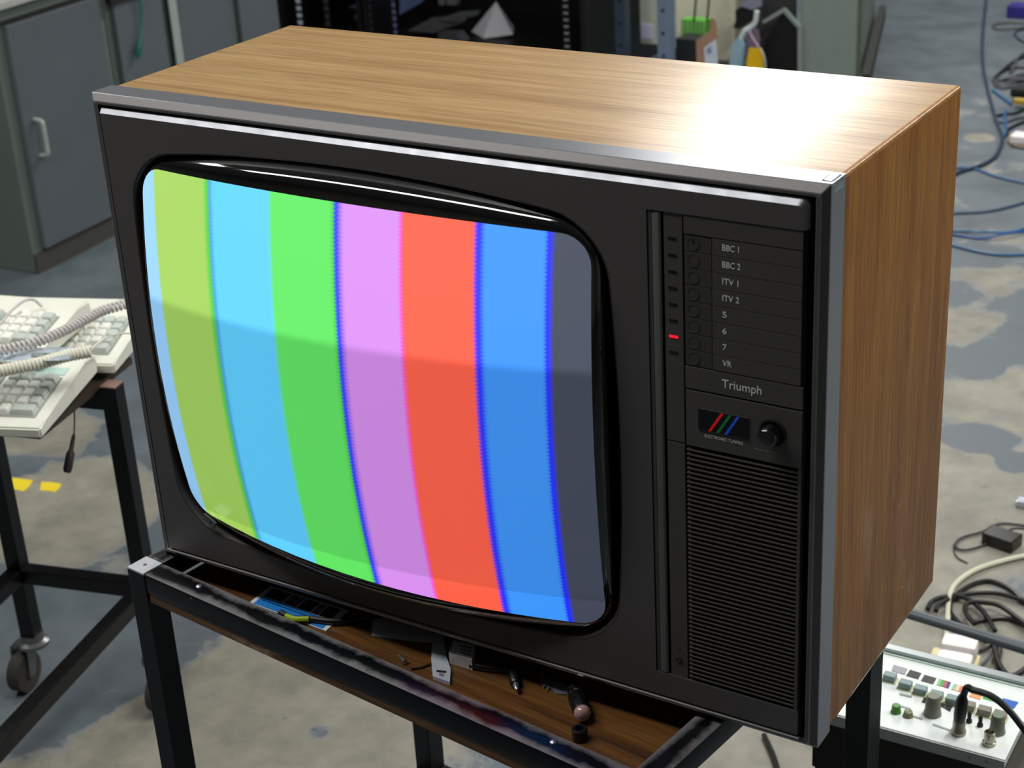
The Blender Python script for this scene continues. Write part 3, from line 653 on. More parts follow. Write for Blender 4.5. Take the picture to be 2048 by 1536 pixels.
# ================================================================== cupboards on the left
ca0 = Vector((-2.267, 1.869, 0)); cdv = Vector((-.0885, .996, 0)); cang = math.atan2(cdv.y, cdv.x)
CGREEN = mat('grey_green_enamel', (102, 112, 106), .45, .1, .08, 5); CDOOR = mat('blue_grey_door', (90, 97, 103), .45, .1, .1, 5); CKICK = mat('dark_plinth', (66, 64, 60), .6); CTOP = mat('cupboard_top', (170, 172, 168), .5)
HAND = mat('pale_handle', (170, 184, 176), .35, .3)
def cupboard(u0, u1, h, dep, label, dtop, handle=None, dark=None, gap=.02, posts=CGREEN):
    """local x runs along the row, local y points away from the aisle (to the left)"""
    o = empty('cupboard', ca0 + cdv * u0, cang, label, 'cupboard', 'row of steel cupboards along the left'); w = u1 - u0
    MB().box(0, w, .004, dep, .0, h, bev=.004).build('body', CGREEN, o)
    MB().box(.0, w, -.004, .004, .0, .055).build('plinth', CKICK, o)
    dr = MB().box(gap, w - gap, -.014, .0035, .062, dtop, bev=.003).build('door', CDOOR, o)
    MB().box(gap * .6, w - gap * .6, -.002, .0036, dtop + .003, dtop + .012).build('door_gap', BLACK, o)
    MB().box(0, w, -.016, dep, h, h + .02, bev=.003).build('top', CTOP, o)
    if handle:
        x, z0, z1 = handle
        MB().tube(smooth_pts([(x, -.014, z1), (x, -.038, z1 - .004), (x, -.042, z1 - .022), (x, -.042, z0 + .022), (x, -.038, z0 + .004), (x, -.014, z0)], 5), .0065, 8).build('handle', HAND, dr, smooth=True)
    return o
# front faces +x (the aisle): local -y must point to +x
c1 = cupboard(-.03, .405, .715, .20, 'grey steel cupboard nearest on the left, with a pale bow handle', .672, (.075, .315, .415), gap=.035)
c2_ = cupboard(.409, .66, .76, .20, 'narrow grey steel cupboard door with a green cable hanging down it', .640)
c3_ = cupboard(.664, .985, .80, .20, 'grey steel cupboard with a light edge strip, third along the left row', .74)
MB().box(.001, .036, -.020, -.0145, .0, .79, bev=.002).build('edge_strip', mat('light_enamel', (150, 160, 156), .4), c3_)
c4_ = cupboard(.989, 1.235, .80, .20, 'grey steel cupboard furthest along the left row, beside the black rack', .74)
# dark strip painted for the shaded recess above the narrow door, then clutter
p = at(240, 2, 0, -2.30)
tag(MB().box(0, .16, -.024, -.0145, .640, .70).build('recess_shade_strip', mat('recess_shade_black', (22, 20, 20), .6), c2_), None, None)
o = empty('storage_box', at(-4, 22, 0, -2.36) , cang, 'pale green box with brown corner on top of the nearest cupboard', 'box')
o.location = ca0 + cdv * -.02 + Vector((-.10, 0, .735)); MB().box(-.02, .10, 0, .09, 0, .12, bev=.004).build('box_body', mat('pale_green_card', (160, 176, 166), .6), o); MB().box(.094, .104, -.003, .02, 0, .12).build('brown_tape', mat('brown_tape', (120, 92, 70), .5), o)
n_ = Vector((.996, .0885, 0))
def on_cup(u, z, off=.02): p = ca0 + cdv * u + n_ * off; return Vector((p.x, p.y, z))
gc = cable('green_cable', [on_cup(.50, .78, .03), on_cup(.515, .70, .028), on_cup(.53, .63, .028), on_cup(.525, .57, .028), on_cup(.50, .52, .03), on_cup(.485, .49, .03)], .0035, mat('teal_green_cable', (20, 110, 100), .5), 'thin teal green cable hanging over the narrow cupboard door', 'cable')
rod('plug_end', on_cup(.502, .525, .03), on_cup(.480, .475, .03), [(.006, 0), (.009, .3), (.009, .7), (.004, 1)], mat('teal_green_plug', (10, 92, 84), .5), parent=gc)
# near-black block filling the gap left behind the cupboards
o = tag(MB().box(-.35, .0, .22, .9, 0, .9, bev=.005).build('dark_cabinet', mat('near_black', (18, 19, 18), .6)), 'nearly black block standing behind the nearest grey cupboard', 'cabinet'); o.location = ca0 + cdv * .02 + Vector((.0, 0, 0)); o.rotation_euler = (0, 0, cang)
# ================================================================== equipment racks behind
YB = 4.05
def onY(x, y, Y): return at(x, y, 1, Y)
BLK = mat('black_rack_enamel', (12, 12, 13), .5); 
BLKC = (12, 12, 13)
def slot_mat(name, base, slot, xc_, w, pit, h, rough=.5, metal=.1):
    t = NT(name); sp = t.n('ShaderNodeSeparateXYZ', {0: t.n('ShaderNodeTexCoord').outputs['Object']})
    a = t.math('LESS_THAN', t.math('ABSOLUTE', t.math('SUBTRACT', sp.outputs[0], xc_)), w / 2)
    f = t.math('LESS_THAN', t.math('FRACT', t.math('DIVIDE', sp.outputs[2], pit)), h / pit)
    t.set(Base_Color=t.mix(t.math('MULTIPLY', a, f), lin(base), lin(slot)), Roughness=rough, Metallic=metal); return t.m
def rack(x0, x1, label, rails, h=1.9, dep=.6, Y=YB):
    o = empty('equipment_rack', ((x0 + x1) / 2, Y, 0), 0, label, 'rack', 'black equipment racks'); w = x1 - x0
    MB().box(-w / 2, -w / 2 + .02, 0, dep, 0, h).build('side_panel', BLK, o); MB().box(w / 2 - .02, w / 2, 0, dep, 0, h).build('side_panel', BLK, o)
    MB().box(-w / 2 + .02, w / 2 - .02, dep - .02, dep, 0, h).build('back_panel', BLK, o); MB().box(-w / 2, w / 2, 0, dep, h, h + .02).build('top_panel', BLK, o)
    MB().box(-w / 2 + .02, w / 2 - .02, .0, dep - .02, .09, .11).build('rack_shelf', BLK, o)
    for (px, yy, wd_, pit, hgt, rgb, z0) in rails:
        xx = onY(px, 40, Y + yy).x - (x0 + x1) / 2
        rl = MB().box(xx - wd_ * .8, xx + wd_ * .8, yy, yy + .006, .112, h - .01).build('mounting_rail', BLK, o)
        rl.data.materials.clear(); rl.data.materials.append(slot_mat('rail_slots', BLKC, rgb, xx, wd_, pit, hgt))
    return o
xa = onY(555, 30, YB).x; xb = onY(726, 30, YB).x; xc = onY(1170, 30, YB).x
rack(xa, xb - .01, 'open black equipment rack beside the left cupboards', [(600, .02, .022, .028, .015, (225, 235, 255), 0), (655, .10, .02, .03, .02, (80, 80, 84), 0)])
rack(xb, xc, 'wide black rack with a white pyramid and papers inside', [(738, .02, .020, .028, .013, (170, 180, 200), 0), (789, .04, .014, .026, .015, (120, 122, 175), 0), (1132, .02, .018, .024, .004, (200, 195, 185), 0)])
SH = .1102
# pyramid
def pyramid():
    b = MB(); base = [at(945, 66, 2, SH), at(968, 81, 2, SH), at(1026, 69, 2, SH)]
    Y0 = YB + .12
    P = [onY(943, 63, Y0 + .03), onY(968, 81, Y0), onY(1026, 68, Y0 + .07)]
    z0 = min(p.z for p in P); z0 = max(SH, SH)
    return P
Y0 = YB + .16
pa = onY(968, 81, Y0); dzp = SH - pa.z
def pk_(x, y, Y): q = onY(x, y, Y); return q
b = MB()
f_ = pk_(968, 83, Y0); l_ = pk_(943, 63, Y0 + .045); r_ = pk_(1026, 69, Y0 + .04); ap = pk_(992, 3, Y0 + .07)
for q in (f_, l_, r_): q.z = max(SH, q.z)
bk = Vector((ap.x * 2 - f_.x, Y0 + .16, l_.z))
zb = min(f_.z, l_.z, r_.z); 
vs = [b.bm.verts.new(q) for q in (f_, r_, bk, l_, ap)]
for q in ((0, 1, 4), (1, 2, 4), (2, 3, 4), (3, 0, 4)): b.face([vs[i] for i in q])
b.face([vs[3], vs[2], vs[1], vs[0]])
tag(b.build('pyramid', mat('matt_white_card', (182, 180, 188), .7)), 'white card pyramid standing in the black rack', 'pyramid')
def bgsheet(name, pix, Y, rgb, label, cat, th=.004, em=None, rough=.6):
    P = [onY(x, y, Y + (q if (q := (dz[0] if dz else 0)) else 0)) for x, y, *dz in pix]
    return tag(MB().prism(P, (0, th, 0)).build(name, mat(name + '_%d_%d_%d' % rgb, rgb, rough)), label, cat)
bgsheet('card_sheet', [(697, 14, .05), (726, 3, .12), (733, 22, .05)], YB + .1, (110, 112, 150), 'small lilac card corner sticking out in the rack', 'card')
bgsheet('card_sheet', [(799, -20, .1), (846, -20, .1), (846, 3, .1), (799, 30, 0)], YB + .12, (70, 84, 120), 'dull blue card leaning behind the lilac rail', 'card')
bgsheet('circuit_board', [(815, 62, 0), (865, 35, .05), (935, 30, .08), (930, 42, .06), (868, 66, .0)], YB + .1, (50, 52, 52), 'dark grey board lying aslant on the rack shelf', 'board')
bgsheet('circuit_board', [(875, 40, 0), (918, 24, .05), (960, 20, .08), (955, 30, .06), (905, 44, .0)], YB + .14, (58, 64, 62), 'greenish grey board tilted behind the dark one', 'board')
bgsheet('paper_box', [(876, 66, 0), (912, 66, .0), (926, 84, 0), (876, 84, .0)], YB + .08, (62, 62, 70), 'grey box low in the rack beside the pyramid', 'box', .05)
for k, (x0, x1) in enumerate(((877, 888), (894, 911))):
    bgsheet('white_block', [(x0, -12), (x1, -12), (x1, 10), (x0, 10)], YB + .25, (96, 100, 98), ['narrow', 'wider'][k] + ' pale block high at the back of the rack', 'block', .03)
bgsheet('cable_reel', [(708, 30), (722, 26), (728, 36), (716, 42), (708, 38)], YB + .12, (86, 74, 60), 'small brown coil on the rack shelf under the lilac card', 'coil', .02)
# slotted angle shelving
def upright(px, Y, w, rgb, label, px2=None):
    c_ = onY(px, 60, Y); o = empty('slotted_upright', (c_.x, Y, 0), 0, label, 'shelf upright', 'slotted steel shelf uprights')
    m_ = mat('slotted_steel_%d' % rgb[0], rgb, .45, .4, .08, 30)
    MB().box(-w / 2, w / 2, 0, .003, 0, 1.9).build('front_flange', m_, o); MB().box(w / 2 - .003, w / 2, .003, w, 0, 1.9).build('side_flange', m_, o)
    o.children[0].data.materials.clear(); o.children[0].data.materials.append(slot_mat('slotted_steel_front', rgb, (10, 12, 16), 0, w * .26, .078, w * .27, .45, .3))
    return o
upright(1240, YB + .04, .040, (62, 74, 92), 'dark blue grey slotted upright between the black rack and shelving')
upright(1326, YB - .05, .044, (128, 146, 172), 'light grey slotted upright of the cluttered shelving')
# cluttered shelving items (all stand on a low steel shelf)
SY = YB + .05
xs0, xs1 = onY(1245, 60, SY).x, onY(1600, 60, SY).x
tag(MB().box(xs0 + .03, onY(1520, 60, SY).x, SY - .02, SY + .43, .06, .075).build('low_shelf', mat('dark_shelf_steel', (40, 42, 42), .5)), 'low dark steel shelf carrying the clutter behind the television', 'shelf')
def blockpx(name, x0, x1, ytop, ybot, Y, th, rgb, label, cat, z0=None, rough=.55, emit=0):
    a = onY(x0, ytop, Y); c_ = onY(x1, ybot, Y); za = (a.z + onY(x1, ytop, Y).z) / 2; zb_ = max(.0755, c_.z) if z0 is None else z0
    return tag(MB().box(a.x, c_.x, Y, Y + th, zb_, max(za, zb_ + .02), bev=.003).build(name, mat(name + '_%d_%d_%d' % rgb, rgb, rough)), label, cat)
blockpx('cream_case', 1350, 1470, -30, 150, SY + .22, .2, (216, 214, 194), 'tall cream computer case behind the grey upright', 'case', .0755)
blockpx('cream_case', 1278, 1322, -30, 90, SY + .125, .1, (196, 200, 184), 'cream casing seen between the two slotted uprights', 'case')
blockpx('notice_card', 1281, 1306, 48, 80, SY + .1205, .004, (205, 208, 232), 'pale lilac card pinned between the uprights', 'card')
g_ = blockpx('green_connector', 1362, 1412, 40, 76, SY + .08, .05, (84, 160, 50), 'bright green ribbed connector block on the shelf', 'connector')
for k in range(6):
    x = 1366 + k * 8; a = onY(x, 44, SY + .078); c_ = onY(x + 3, 76, SY + .078)
    MB().box(a.x, c_.x, SY + .075, SY + .0798, c_.z, a.z).build('rib', mat('pale_green_rib', (140, 200, 120), .5), g_)
for k, x in enumerate((1388, 1414)):
    cable('hanging_lead', [onY(x + 6, -20, SY + .07), onY(x + 3, 10, SY + .07), onY(x, 42, SY + .075)], .004, CB, ['black lead dropping into the left of the green connector', 'black lead dropping beside the right of the green connector'][k], 'cable')
blockpx('black_box', 1351, 1397, 78, 150, SY + .0, .12, (30, 30, 34), 'black speckled box under the green connector', 'box', .0755)
cb_ = bgsheet('cardboard_flap', [(1392, 82), (1418, 62), (1424, 34), (1431, 40), (1434, 70), (1432, 150), (1394, 150)], SY - .01, (170, 132, 108), 'torn brown cardboard flap with a white label', 'cardboard', .004)
MB().prism([onY(x, y, SY - .012) for x, y in ((1408, 96), (1432, 78), (1437, 150), (1412, 150))], (0, .0015, 0)).build('white_label', mat('white_label_print', (210, 216, 232), .5), cb_)
MB().prism([onY(x, y, SY - .0135) for x, y in ((1413, 98), (1422, 92), (1424, 104), (1415, 108))], (0, .001, 0)).build('label_print', mat('label_blue_print', (130, 150, 180), .5), cb_)
bgsheet('black_rag', [(1470, 22), (1480, 14), (1505, 18), (1518, 8), (1512, 26), (1500, 40), (1490, 50), (1478, 58), (1466, 56), (1472, 42)], SY + .1, (12, 12, 12), 'black crumpled cover hanging over the cream case', 'cover', .03)
bgsheet('grey_bag', [(1478, 12), (1498, -8), (1520, -8), (1520, 14), (1505, 20)], SY + .09, (130, 132, 150), 'greyish translucent bag above the black cover', 'bag', .02)
cable('white_pipe', [onY(x, y, SY + .06) for x, y in ((1514, 22), (1510, 45), (1500, 56), (1490, 62), (1482, 76), (1476, 96), (1470, 130), (1470, 150))], .009, mat('white_tubing', (205, 215, 215), .4), 'white bent tubing beside the cream case', 'tube')
bgsheet('pale_blue_pack', [(1464, 88), (1478, 72), (1486, 92), (1482, 150), (1456, 150)], SY + .05, (150, 185, 200), 'pale blue plastic pack low beside the tubing', 'pack', .02)
bgsheet('mauve_bag', [(1488, 80), (1498, 62), (1512, 60), (1516, 84), (1508, 110), (1490, 112)], SY + .08, (120, 108, 130), 'mauve grey bag above the yellow tag', 'bag', .02)
y_ = bgsheet('yellow_tag', [(1498, 96), (1519, 96), (1526, 116), (1528, 150), (1490, 150), (1494, 120)], SY + .03, (240, 190, 0), 'bright yellow tag hanging at the end of the shelf', 'tag', .004)
cable('tag_cord', [onY(x, y, SY + .03) for x, y in ((1498, 62), (1508, 80), (1518, 94))], .003, mat('pink_cord', (190, 160, 180), .5), '', '', parent=y_)
cable('white_wire', [onY(x, y, SY + .02) for x, y in ((1521, 96), (1528, 112), (1531, 130), (1530, 160))], .002, mat('white_tubing', (205, 215, 215), .4), 'thin white wire beside the yellow tag', 'wire')
# open dark box with flaps
ob = empty('open_cabinet', onY(1560, 150, SY + .2) * 1.0, 0, 'dark open metal cabinet with pale slanted rim beside the yellow tag', 'cabinet'); ob.location.z = 0
bx0, bx1 = onY(1524, 60, SY + .2).x, onY(1590, 60, SY + .2).x
M_ = Matrix.Translation(-ob.location)
MB().box(bx0, bx1, SY + .200, SY + .212, 0, .42, M_).build('back_panel', mat('cabinet_dark_grey', (52, 54, 54), .6), ob)
MB().box(bx0 - .01, bx0, SY + .13, SY + .1995, 0, .40, M_).build('side_panel', mat('cabinet_mid_grey', (70, 74, 72), .6), ob)
for seg, rgb in (([(1600, 160), (1600, 55)], (150, 158, 152)), ([(1600, 55), (1567, 18)], (140, 150, 146)), ([(1567, 20), (1527, 44)], (150, 165, 172))):
    P = [onY(x, y, SY + .12) for x, y in seg]; P = [M_ @ q for q in P]
    MB().bar(P[0], P[1], .012, .012).build('rim', mat('cabinet_rim_%d' % rgb[0], rgb, .4, .2), ob)
MB().prism([M_ @ onY(x, y, SY + .15) for x, y in ((1530, 160), (1530, 80), (1566, 24), (1597, 58), (1597, 160))], (0, .004, 0)).build('dark_interior', BLACK, ob)
# tall grey green cabinet at the right of the clutter
gx0, gx1 = onY(1602, 60, SY + .14).x, flr(1704, 150).x
gc_ = empty('steel_cabinet', (gx0, SY + .14, 0), math.radians(17.5), 'plain grey green steel cabinet at the end of the shelving', 'cabinet')
wdt = onY(1708, 80, SY + .14).x - gx0
MB().box(0, wdt, 0, 1.15, .0, 1.9, bev=.006).build('body', mat('grey_green_panel', (124, 136, 128), .5), gc_)
MB().box(wdt + .001, wdt + .012, -.004, .03, 0, 1.9).build('edge_trim', mat('dark_green_trim', (84, 92, 74), .5), gc_)
MB().box(wdt + .0125, wdt + .04, .1, 1.2, 0, .05).build('foot_shade_strip', mat('foot_shade_grey', (52, 52, 50), .7), gc_)  # dark strip stands in for the shadow along the cabinet foot
# ================================================================== device, its case and the floor clutter on the right
ZD = H0 - .30
fl = at(1690, 1433, 2, ZD); frp = at(2010, 1520, 2, ZD); bl_ = at(1785, 1308, 2, ZD); 
dx_ = (frp - fl).normalized(); dyv = Vector((-dx_.y, dx_.x, 0)); dang = math.atan2(dx_.y, dx_.x)
Lx = (frp - fl).length; dpt = (bl_ - fl).dot(dyv)
lx0 = (at(1622, 1414, 2, ZD) - fl).dot(dx_)
dv_ = empty('pattern_generator', (fl.x, fl.y, ZD), dang, 'white panel test pattern generator with coloured keys and knobs, right of the television', 'test instrument')
PANEL = mat('instrument_white', (226, 234, 232), .4, 0, .03, 20)
MB().box(lx0, Lx + .0, 0, dpt, -.012, 0, bev=.001).build('panel', PANEL, dv_)
MB().box(lx0, Lx, -.0015, 0, -.016, -.0015).build('front_lip', mat('lip_grey', (206, 210, 208), .45, .1), dv_)
MB().box(lx0, Lx + .02, dpt, dpt + .012, -.016, .006, bev=.001).build('rear_rail', mat('aluminium_rail', (168, 176, 178), .35, .5), dv_)
MB().box(lx0, Lx + .02, dpt - .004, dpt - .001, 0, .0012).build('print_line', mat('green_print', (186, 208, 194), .5), dv_)
body = MB().box(lx0, Lx + .03, .006, dpt + .005, -.09, -.0165, bev=.003).build('body', mat('olive_black_case', (40, 40, 28), .6), dv_)
dI = (Matrix.Translation(dv_.location) @ Matrix.Rotation(dang, 4, 'Z')).inverted()
def dl(x, y, z=0): return dI @ at(x, y, 2, ZD + z)
greys = [(128, 150, 152)] * 5 + [(128, 124, 112)] * 3
for (x, y), rgb in zip(((1780, 1352), (1811, 1367), (1841, 1378), (1873, 1389), (1905, 1398), (1937, 1410), (1969, 1420), (2000, 1429)), greys):
    p = dl(x, y, .006); b = MB(); w_ = .0075
    b.box(p.x - w_ - .0015, p.x + w_ + .0015, p.y - .0065, p.y + .0065, 0, .0012); MB_ = b.build('key_surround', mat('yellowish_surround', (200, 200, 150), .5), dv_)
    MB().box(p.x - w_, p.x + w_, p.y - .0055, p.y + .0055, .0012, .009, bev=.0012).build('push_key', mat('push_key_%d_%d' % rgb[:2], rgb, .45), MB_)
def dquad(pix, rgb, nm, z=.0006, emit=0):
    P = [dl(x, y) for x, y in pix]; return MB().prism([(q.x, q.y, 0.00005) for q in P], (0, 0, z)).build(nm, mat(nm + '_%d_%d' % rgb[:2], rgb, .45), dv_)
dquad([(1787, 1330), (1815, 1338), (1810, 1350), (1783, 1342)], (148, 150, 160), 'pattern_symbol')
dquad([(1820, 1340), (1843, 1347), (1836, 1359), (1812, 1352)], (20, 22, 24), 'pattern_symbol')
dquad([(1849, 1350), (1873, 1357), (1866, 1369), (1842, 1362)], (24, 24, 26), 'pattern_symbol')
for k, rgb in enumerate(((140, 190, 130), (60, 160, 70), (190, 70, 80), (40, 40, 120))):
    x = 1878 + k * 6; y = 1358 + k * 1.8; dquad([(x, y), (x + 6, y + 1.8), (x + 1, y + 14), (x - 5, y + 12)], rgb, 'colour_patch')
for k, rgb in enumerate(((150, 190, 160), (230, 200, 170), (220, 120, 90), (60, 90, 160))):
    x = 1908 + k * 7; y = 1368 + k * 2; dquad([(x, y), (x + 7, y + 2), (x + 1, y + 13), (x - 6, y + 11)], rgb, 'colour_patch')
dquad([(1945, 1384), (1965, 1390), (1960, 1400), (1938, 1393)], (240, 160, 90), 'colour_patch')
dquad([(1970, 1388), (1997, 1396), (1992, 1405), (1965, 1397)], (40, 180, 30), 'colour_patch')
dquad([(2006, 1397), (2037, 1405), (2028, 1418), (2000, 1408)], (20, 90, 190), 'colour_patch')
dquad([(1850, 1393), (1872, 1399), (1866, 1411), (1843, 1405)], (44, 46, 48), 'scale_mark')
dquad([(1880, 1402), (1906, 1411), (1900, 1424), (1876, 1410)], (50, 52, 54), 'scale_mark')
for a_, c_ in (((1787, 1407), (1822, 1417)), ((1866, 1448), (1906, 1461)), ((1800, 1387), (1824, 1393)), ((1822, 1430), (1846, 1437))):
    dquad([a_, c_, (c_[0] - 1, c_[1] + 3), (a_[0] - 1, a_[1] + 3)], (150, 158, 160), 'panel_print')
for nm, x, y, r, h, rgb in (('rotary_knob', 1865, 1428, .0098, .026, (122, 124, 112)), ('rotary_knob', 1994, 1464, .0090, .024, (118, 128, 112)), ('small_button', 1792, 1424, .006, .010, (84, 140, 60)), ('small_button', 1816, 1432, .006, .007, (124, 128, 90))):
    p = dl(x, y); MB().lathe([(r * 1.05, 0), (r * 1.05, h * .12), (r * .95, h * .2), (r * .82, h * .93), (r * .7, h), (.0005, h)], Matrix.Translation((p.x, p.y, 0)), 20).build(nm, mat(nm + '_%d' % rgb[0], rgb, .4), dv_, smooth=True)
for x, y in ((1938, 1444), (1960, 1452)):
    p = dl(x, y); MB().lathe([(.0035, 0), (.0035, .003), (.0022, .004), (.0026, .012), (.001, .014)], Matrix.Translation((p.x, p.y, 0)), 12).build('toggle_switch', BLACK, dv_, smooth=True)
CHR = mat('nickel_socket', (165, 160, 145), .28, .8)
p = dl(1978, 1488); MB().lathe([(.0075, 0), (.0075, .004), (.0062, .005), (.0062, .016), (.0050, .017), (.0048, .012), (.0005, .012)], Matrix.Translation((p.x, p.y, 0)), 18).build('coax_socket', CHR, dv_, smooth=True)
for x, y in ((1938, 1499), (1971, 1522)):
    q = dI @ at(x, y, 1, fl.y - .002); MB().lathe([(.002, 0), (.0018, .001)], Matrix.Translation((q.x, -.0016, -.008)) @ Rf, 10).build('panel_screw', RIV, dv_, smooth=True)
# plugged lead
p = dl(1917, 1466); P0 = dv_.location + Matrix.Rotation(dang, 3, 'Z') @ Vector((p.x, p.y, 0))
ld = rod('coaxial_lead', P0 + Vector((0, 0, .001)), P0 + Vector((0, 0, .018)), [(.0085, 0), (.0085, .2), (.0072, .3), (.0072, .8), (.0062, 1)], CHR, label='black coaxial lead with nickel connector plugged into the white panel', cat='cable')
rod('boot', P0 + Vector((0, 0, .018)), P0 + Vector((.002, 0, .052)), [(.0066, 0), (.0072, .3), (.0068, .8), (.0045, 1)], CB, parent=ld)
tip = P0 + Vector((.002, 0, .050))
cable('cord', [tip, tip + Vector((.004, 0, .014)), at(1946, 1380, 1, P0.y - .002), at(1980, 1391, 1, P0.y - .01), at(2010, 1413, 1, P0.y - .02), at(2040, 1448, 1, P0.y - .03), at(2075, 1500, 1, P0.y - .04), at(2110, 1580, 1, P0.y - .05)], .0040, CB, '', '', parent=ld)
# olive case under the instrument
oc = tag(MB().box(lx0 + .002, Lx + .028, .010, dpt + .002, -ZD, -.0905, bev=.004).build('olive_case', mat('olive_black_canvas', (44, 46, 30), .75)), 'dark olive case standing on the floor under the test instrument', 'case')
oc.location = (fl.x, fl.y, ZD); oc.rotation_euler = (0, 0, dang)
# grey tubular rail stand behind
p0 = at(1832, 1231, 2, .19); p1 = at(2048, 1297, 2, .19); dd = (p1 - p0).normalized(); s0 = p0 - dd * .12; s1 = p1 + dd * .35
st = empty('tube_stand', s0 * 1.0, 0, 'low grey steel tube stand crossing the black cables', 'stand'); st.location.z = 0; Mi = Matrix.Translation(-st.location)
GT = mat('grey_enamel_tube', (84, 92, 96), .4, .2)
MB().tube([Mi @ s0, Mi @ s1], .0085, 14).build('rail', GT, st, smooth=True)
for q in (s0, s1): MB().tube([Mi @ Vector((q.x, q.y, 0)), Mi @ Vector((q.x, q.y, .19))], .0085, 12).build('leg', GT, st, smooth=True)
for q in (s0, s1): MB().tube([Mi @ Vector((q.x, q.y - .12, .009)), Mi @ Vector((q.x, q.y + .12, .009))], .0085, 12).build('foot', GT, st, smooth=True)
# plug adaptor
pa_ = flr(1903, 1378); ad = empty('plug_adaptor', pa_, math.radians(8), 'cream mains adaptor block with two white plugs on the floor', 'plug adaptor')
CRM = mat('aged_cream_plastic', (214, 204, 160), .5); WP = mat('white_plug_plastic', (228, 222, 222), .4)
MB().box(-.042, .034, -.015, .060, 0, .034, bev=.006).build('block', CRM, ad)
for dy, z in ((-.006, .0345), (.042, .0345)):
    MB().box(-.026, .030, dy - .017, dy + .020, z, z + .030, bev=.009).build('plug', WP, ad, smooth=True)
# floor cables
def fcable(name, pix, r, m_, label, cat='cable', z=None, group=None, ex=None):
    pts = []
    for i, q in enumerate(pix):
        x, y = q[0], q[1]; zz_ = (q[2] if len(q) > 2 else 0) + r + .0006; pts.append(at(x, y, 2, zz_))
    return cable(name, pts, r, m_, label, cat, group)
BLUE = mat('blue_network_cable', (30, 92, 138), .45); DBL = mat('dark_blue_cable', (34, 52, 76), .45); GRYC = mat('grey_cable', (74, 76, 84), .5)
fcable('network_cable', [(1975, -60), (1972, 0), (1966, 60), (1965, 120), (1972, 165), (1982, 205), (1992, 240), (2003, 270), (2000, 295), (1985, 318), (1955, 333), (1925, 342), (1880, 360), (1840, 372)], .0056, DBL, 'dark blue cable running down the aisle from the top and curving left')
fcable('network_cable', [(1850, 350), (1915, 336), (1950, 338), (1990, 352), (2050, 366), (2120, 380)], .0034, BLUE, 'blue cable passing left to right just below the curve of the dark one')
fcable('network_cable', [(1850, 430), (1916, 426), (1960, 424), (2000, 418), (2060, 402)], .0034, mat('deep_blue_cable', (36, 68, 100), .45), 'dark blue cable rising gently to the right edge')
fcable('network_cable', [(1860, 464), (1915, 462), (1960, 464, .006), (2010, 465), (2040, 460), (2070, 448)], .0034, BLUE, 'upper strand of the paired blue cables')
fcable('network_cable', [(1860, 462), (1915, 470), (1960, 476), (2010, 468, .008), (2060, 462)], .0034, mat('royal_blue_cable', (30, 80, 150), .45), 'lower strand of the paired blue cables')
fcable('network_cable', [(1860, 480), (1915, 493), (1960, 504), (2010, 510), (2070, 508)], .0034, BLUE, 'lowest blue cable above the bare patch of floor')
fcable('grey_cable', [(2120, 44), (2050, 46), (2020, 45), (1992, 48), (1985, 53), (1995, 58), (2030, 57), (2060, 52)], .0040, mat('brownish_cable', (78, 74, 66), .5), 'brownish cable loop near the top right corner')
fcable('grey_cable', [(2060, 56), (2035, 62), (2029, 68), (2040, 80), (2060, 88)], .0035, DBL, 'small dark cable loop under the brownish one')
bx_ = flr(2045, 34); tag(MB().box(bx_.x - .055, bx_.x + .12, bx_.y - .04, bx_.y + .04, 0.0005, .05, bev=.006).build('purple_box', mat('deep_purple_plastic', (52, 46, 130), .4)), 'small deep purple box on the floor at the top right', 'box')
for k, (pl, m_, lb) in enumerate((
    ([(2070, 104), (2045, 108), (2032, 122), (2028, 136), (2020, 146)], GRYC, 'grey cable arc at the top of the right cable heap'),
    ([(2060, 112), (2036, 118), (2018, 130), (2004, 142), (1992, 154), (2008, 160), (2040, 150), (2070, 146)], CB, 'black lead zigzagging through the middle of the right cable heap'),
    ([(2060, 178), (2030, 172), (2006, 176), (1990, 170), (2000, 160), (2030, 158), (2066, 162)], GRYC, 'dark grey loop lying just above the black pouch'),
    ([(2060, 240), (2032, 250), (2014, 262), (2024, 276), (2048, 282), (2070, 280)], CB, 'black lead looping above the white connector'),
    ([(2060, 135), (2025, 136), (2000, 146), (1988, 160), (1996, 168), (2030, 166), (2060, 158)], CB, 'black cable loop at the left of the right cable heap'),
    ([(2060, 150), (2020, 156), (1996, 158), (1990, 164), (2010, 172), (2060, 168)], GRYC, 'grey cable loop lying across the black loop'),
    ([(1985, 180), (1998, 190), (2012, 200), (2022, 208)], BLUE, 'short blue cable leading to the black pouch'),
    ([(1990, 232), (2010, 228), (2030, 226), (2060, 214)], CB, 'black cable crossing under the black pouch'),
    ([(1988, 240), (2010, 244), (2035, 236), (2070, 232)], GRYC, 'grey lead knotted to the dark blue cable'),
    ([(2012, 222), (2008, 240), (2014, 258), (2006, 275)], BLUE, 'blue cable strand hanging below the knot'),
    ([(2020, 268), (2018, 282), (2032, 292), (2060, 296)], mat('tan_cable', (130, 110, 88), .5), 'tan cable loop beside the white connector'))):
    fcable('tangled_cable', pl, .0048, m_, lb)
bp = flr(2050, 200); tag(MB().box(bp.x - .045, bp.x + .10, bp.y - .035, bp.y + .035, .012, .045, bev=.014).build('black_pouch', mat('matt_black_fabric', (14, 12, 14), .8), smooth=True), 'soft black pouch lying on the cable heap at the right edge', 'pouch')
yp = flr(2046, 216); tag(MB().box(yp.x - .03, yp.x + .08, yp.y - .012, yp.y + .012, .012, .03, bev=.003).build('yellow_plug', mat('mustard_plastic', (180, 150, 50), .5)), 'mustard yellow plug just below the black pouch', 'plug')
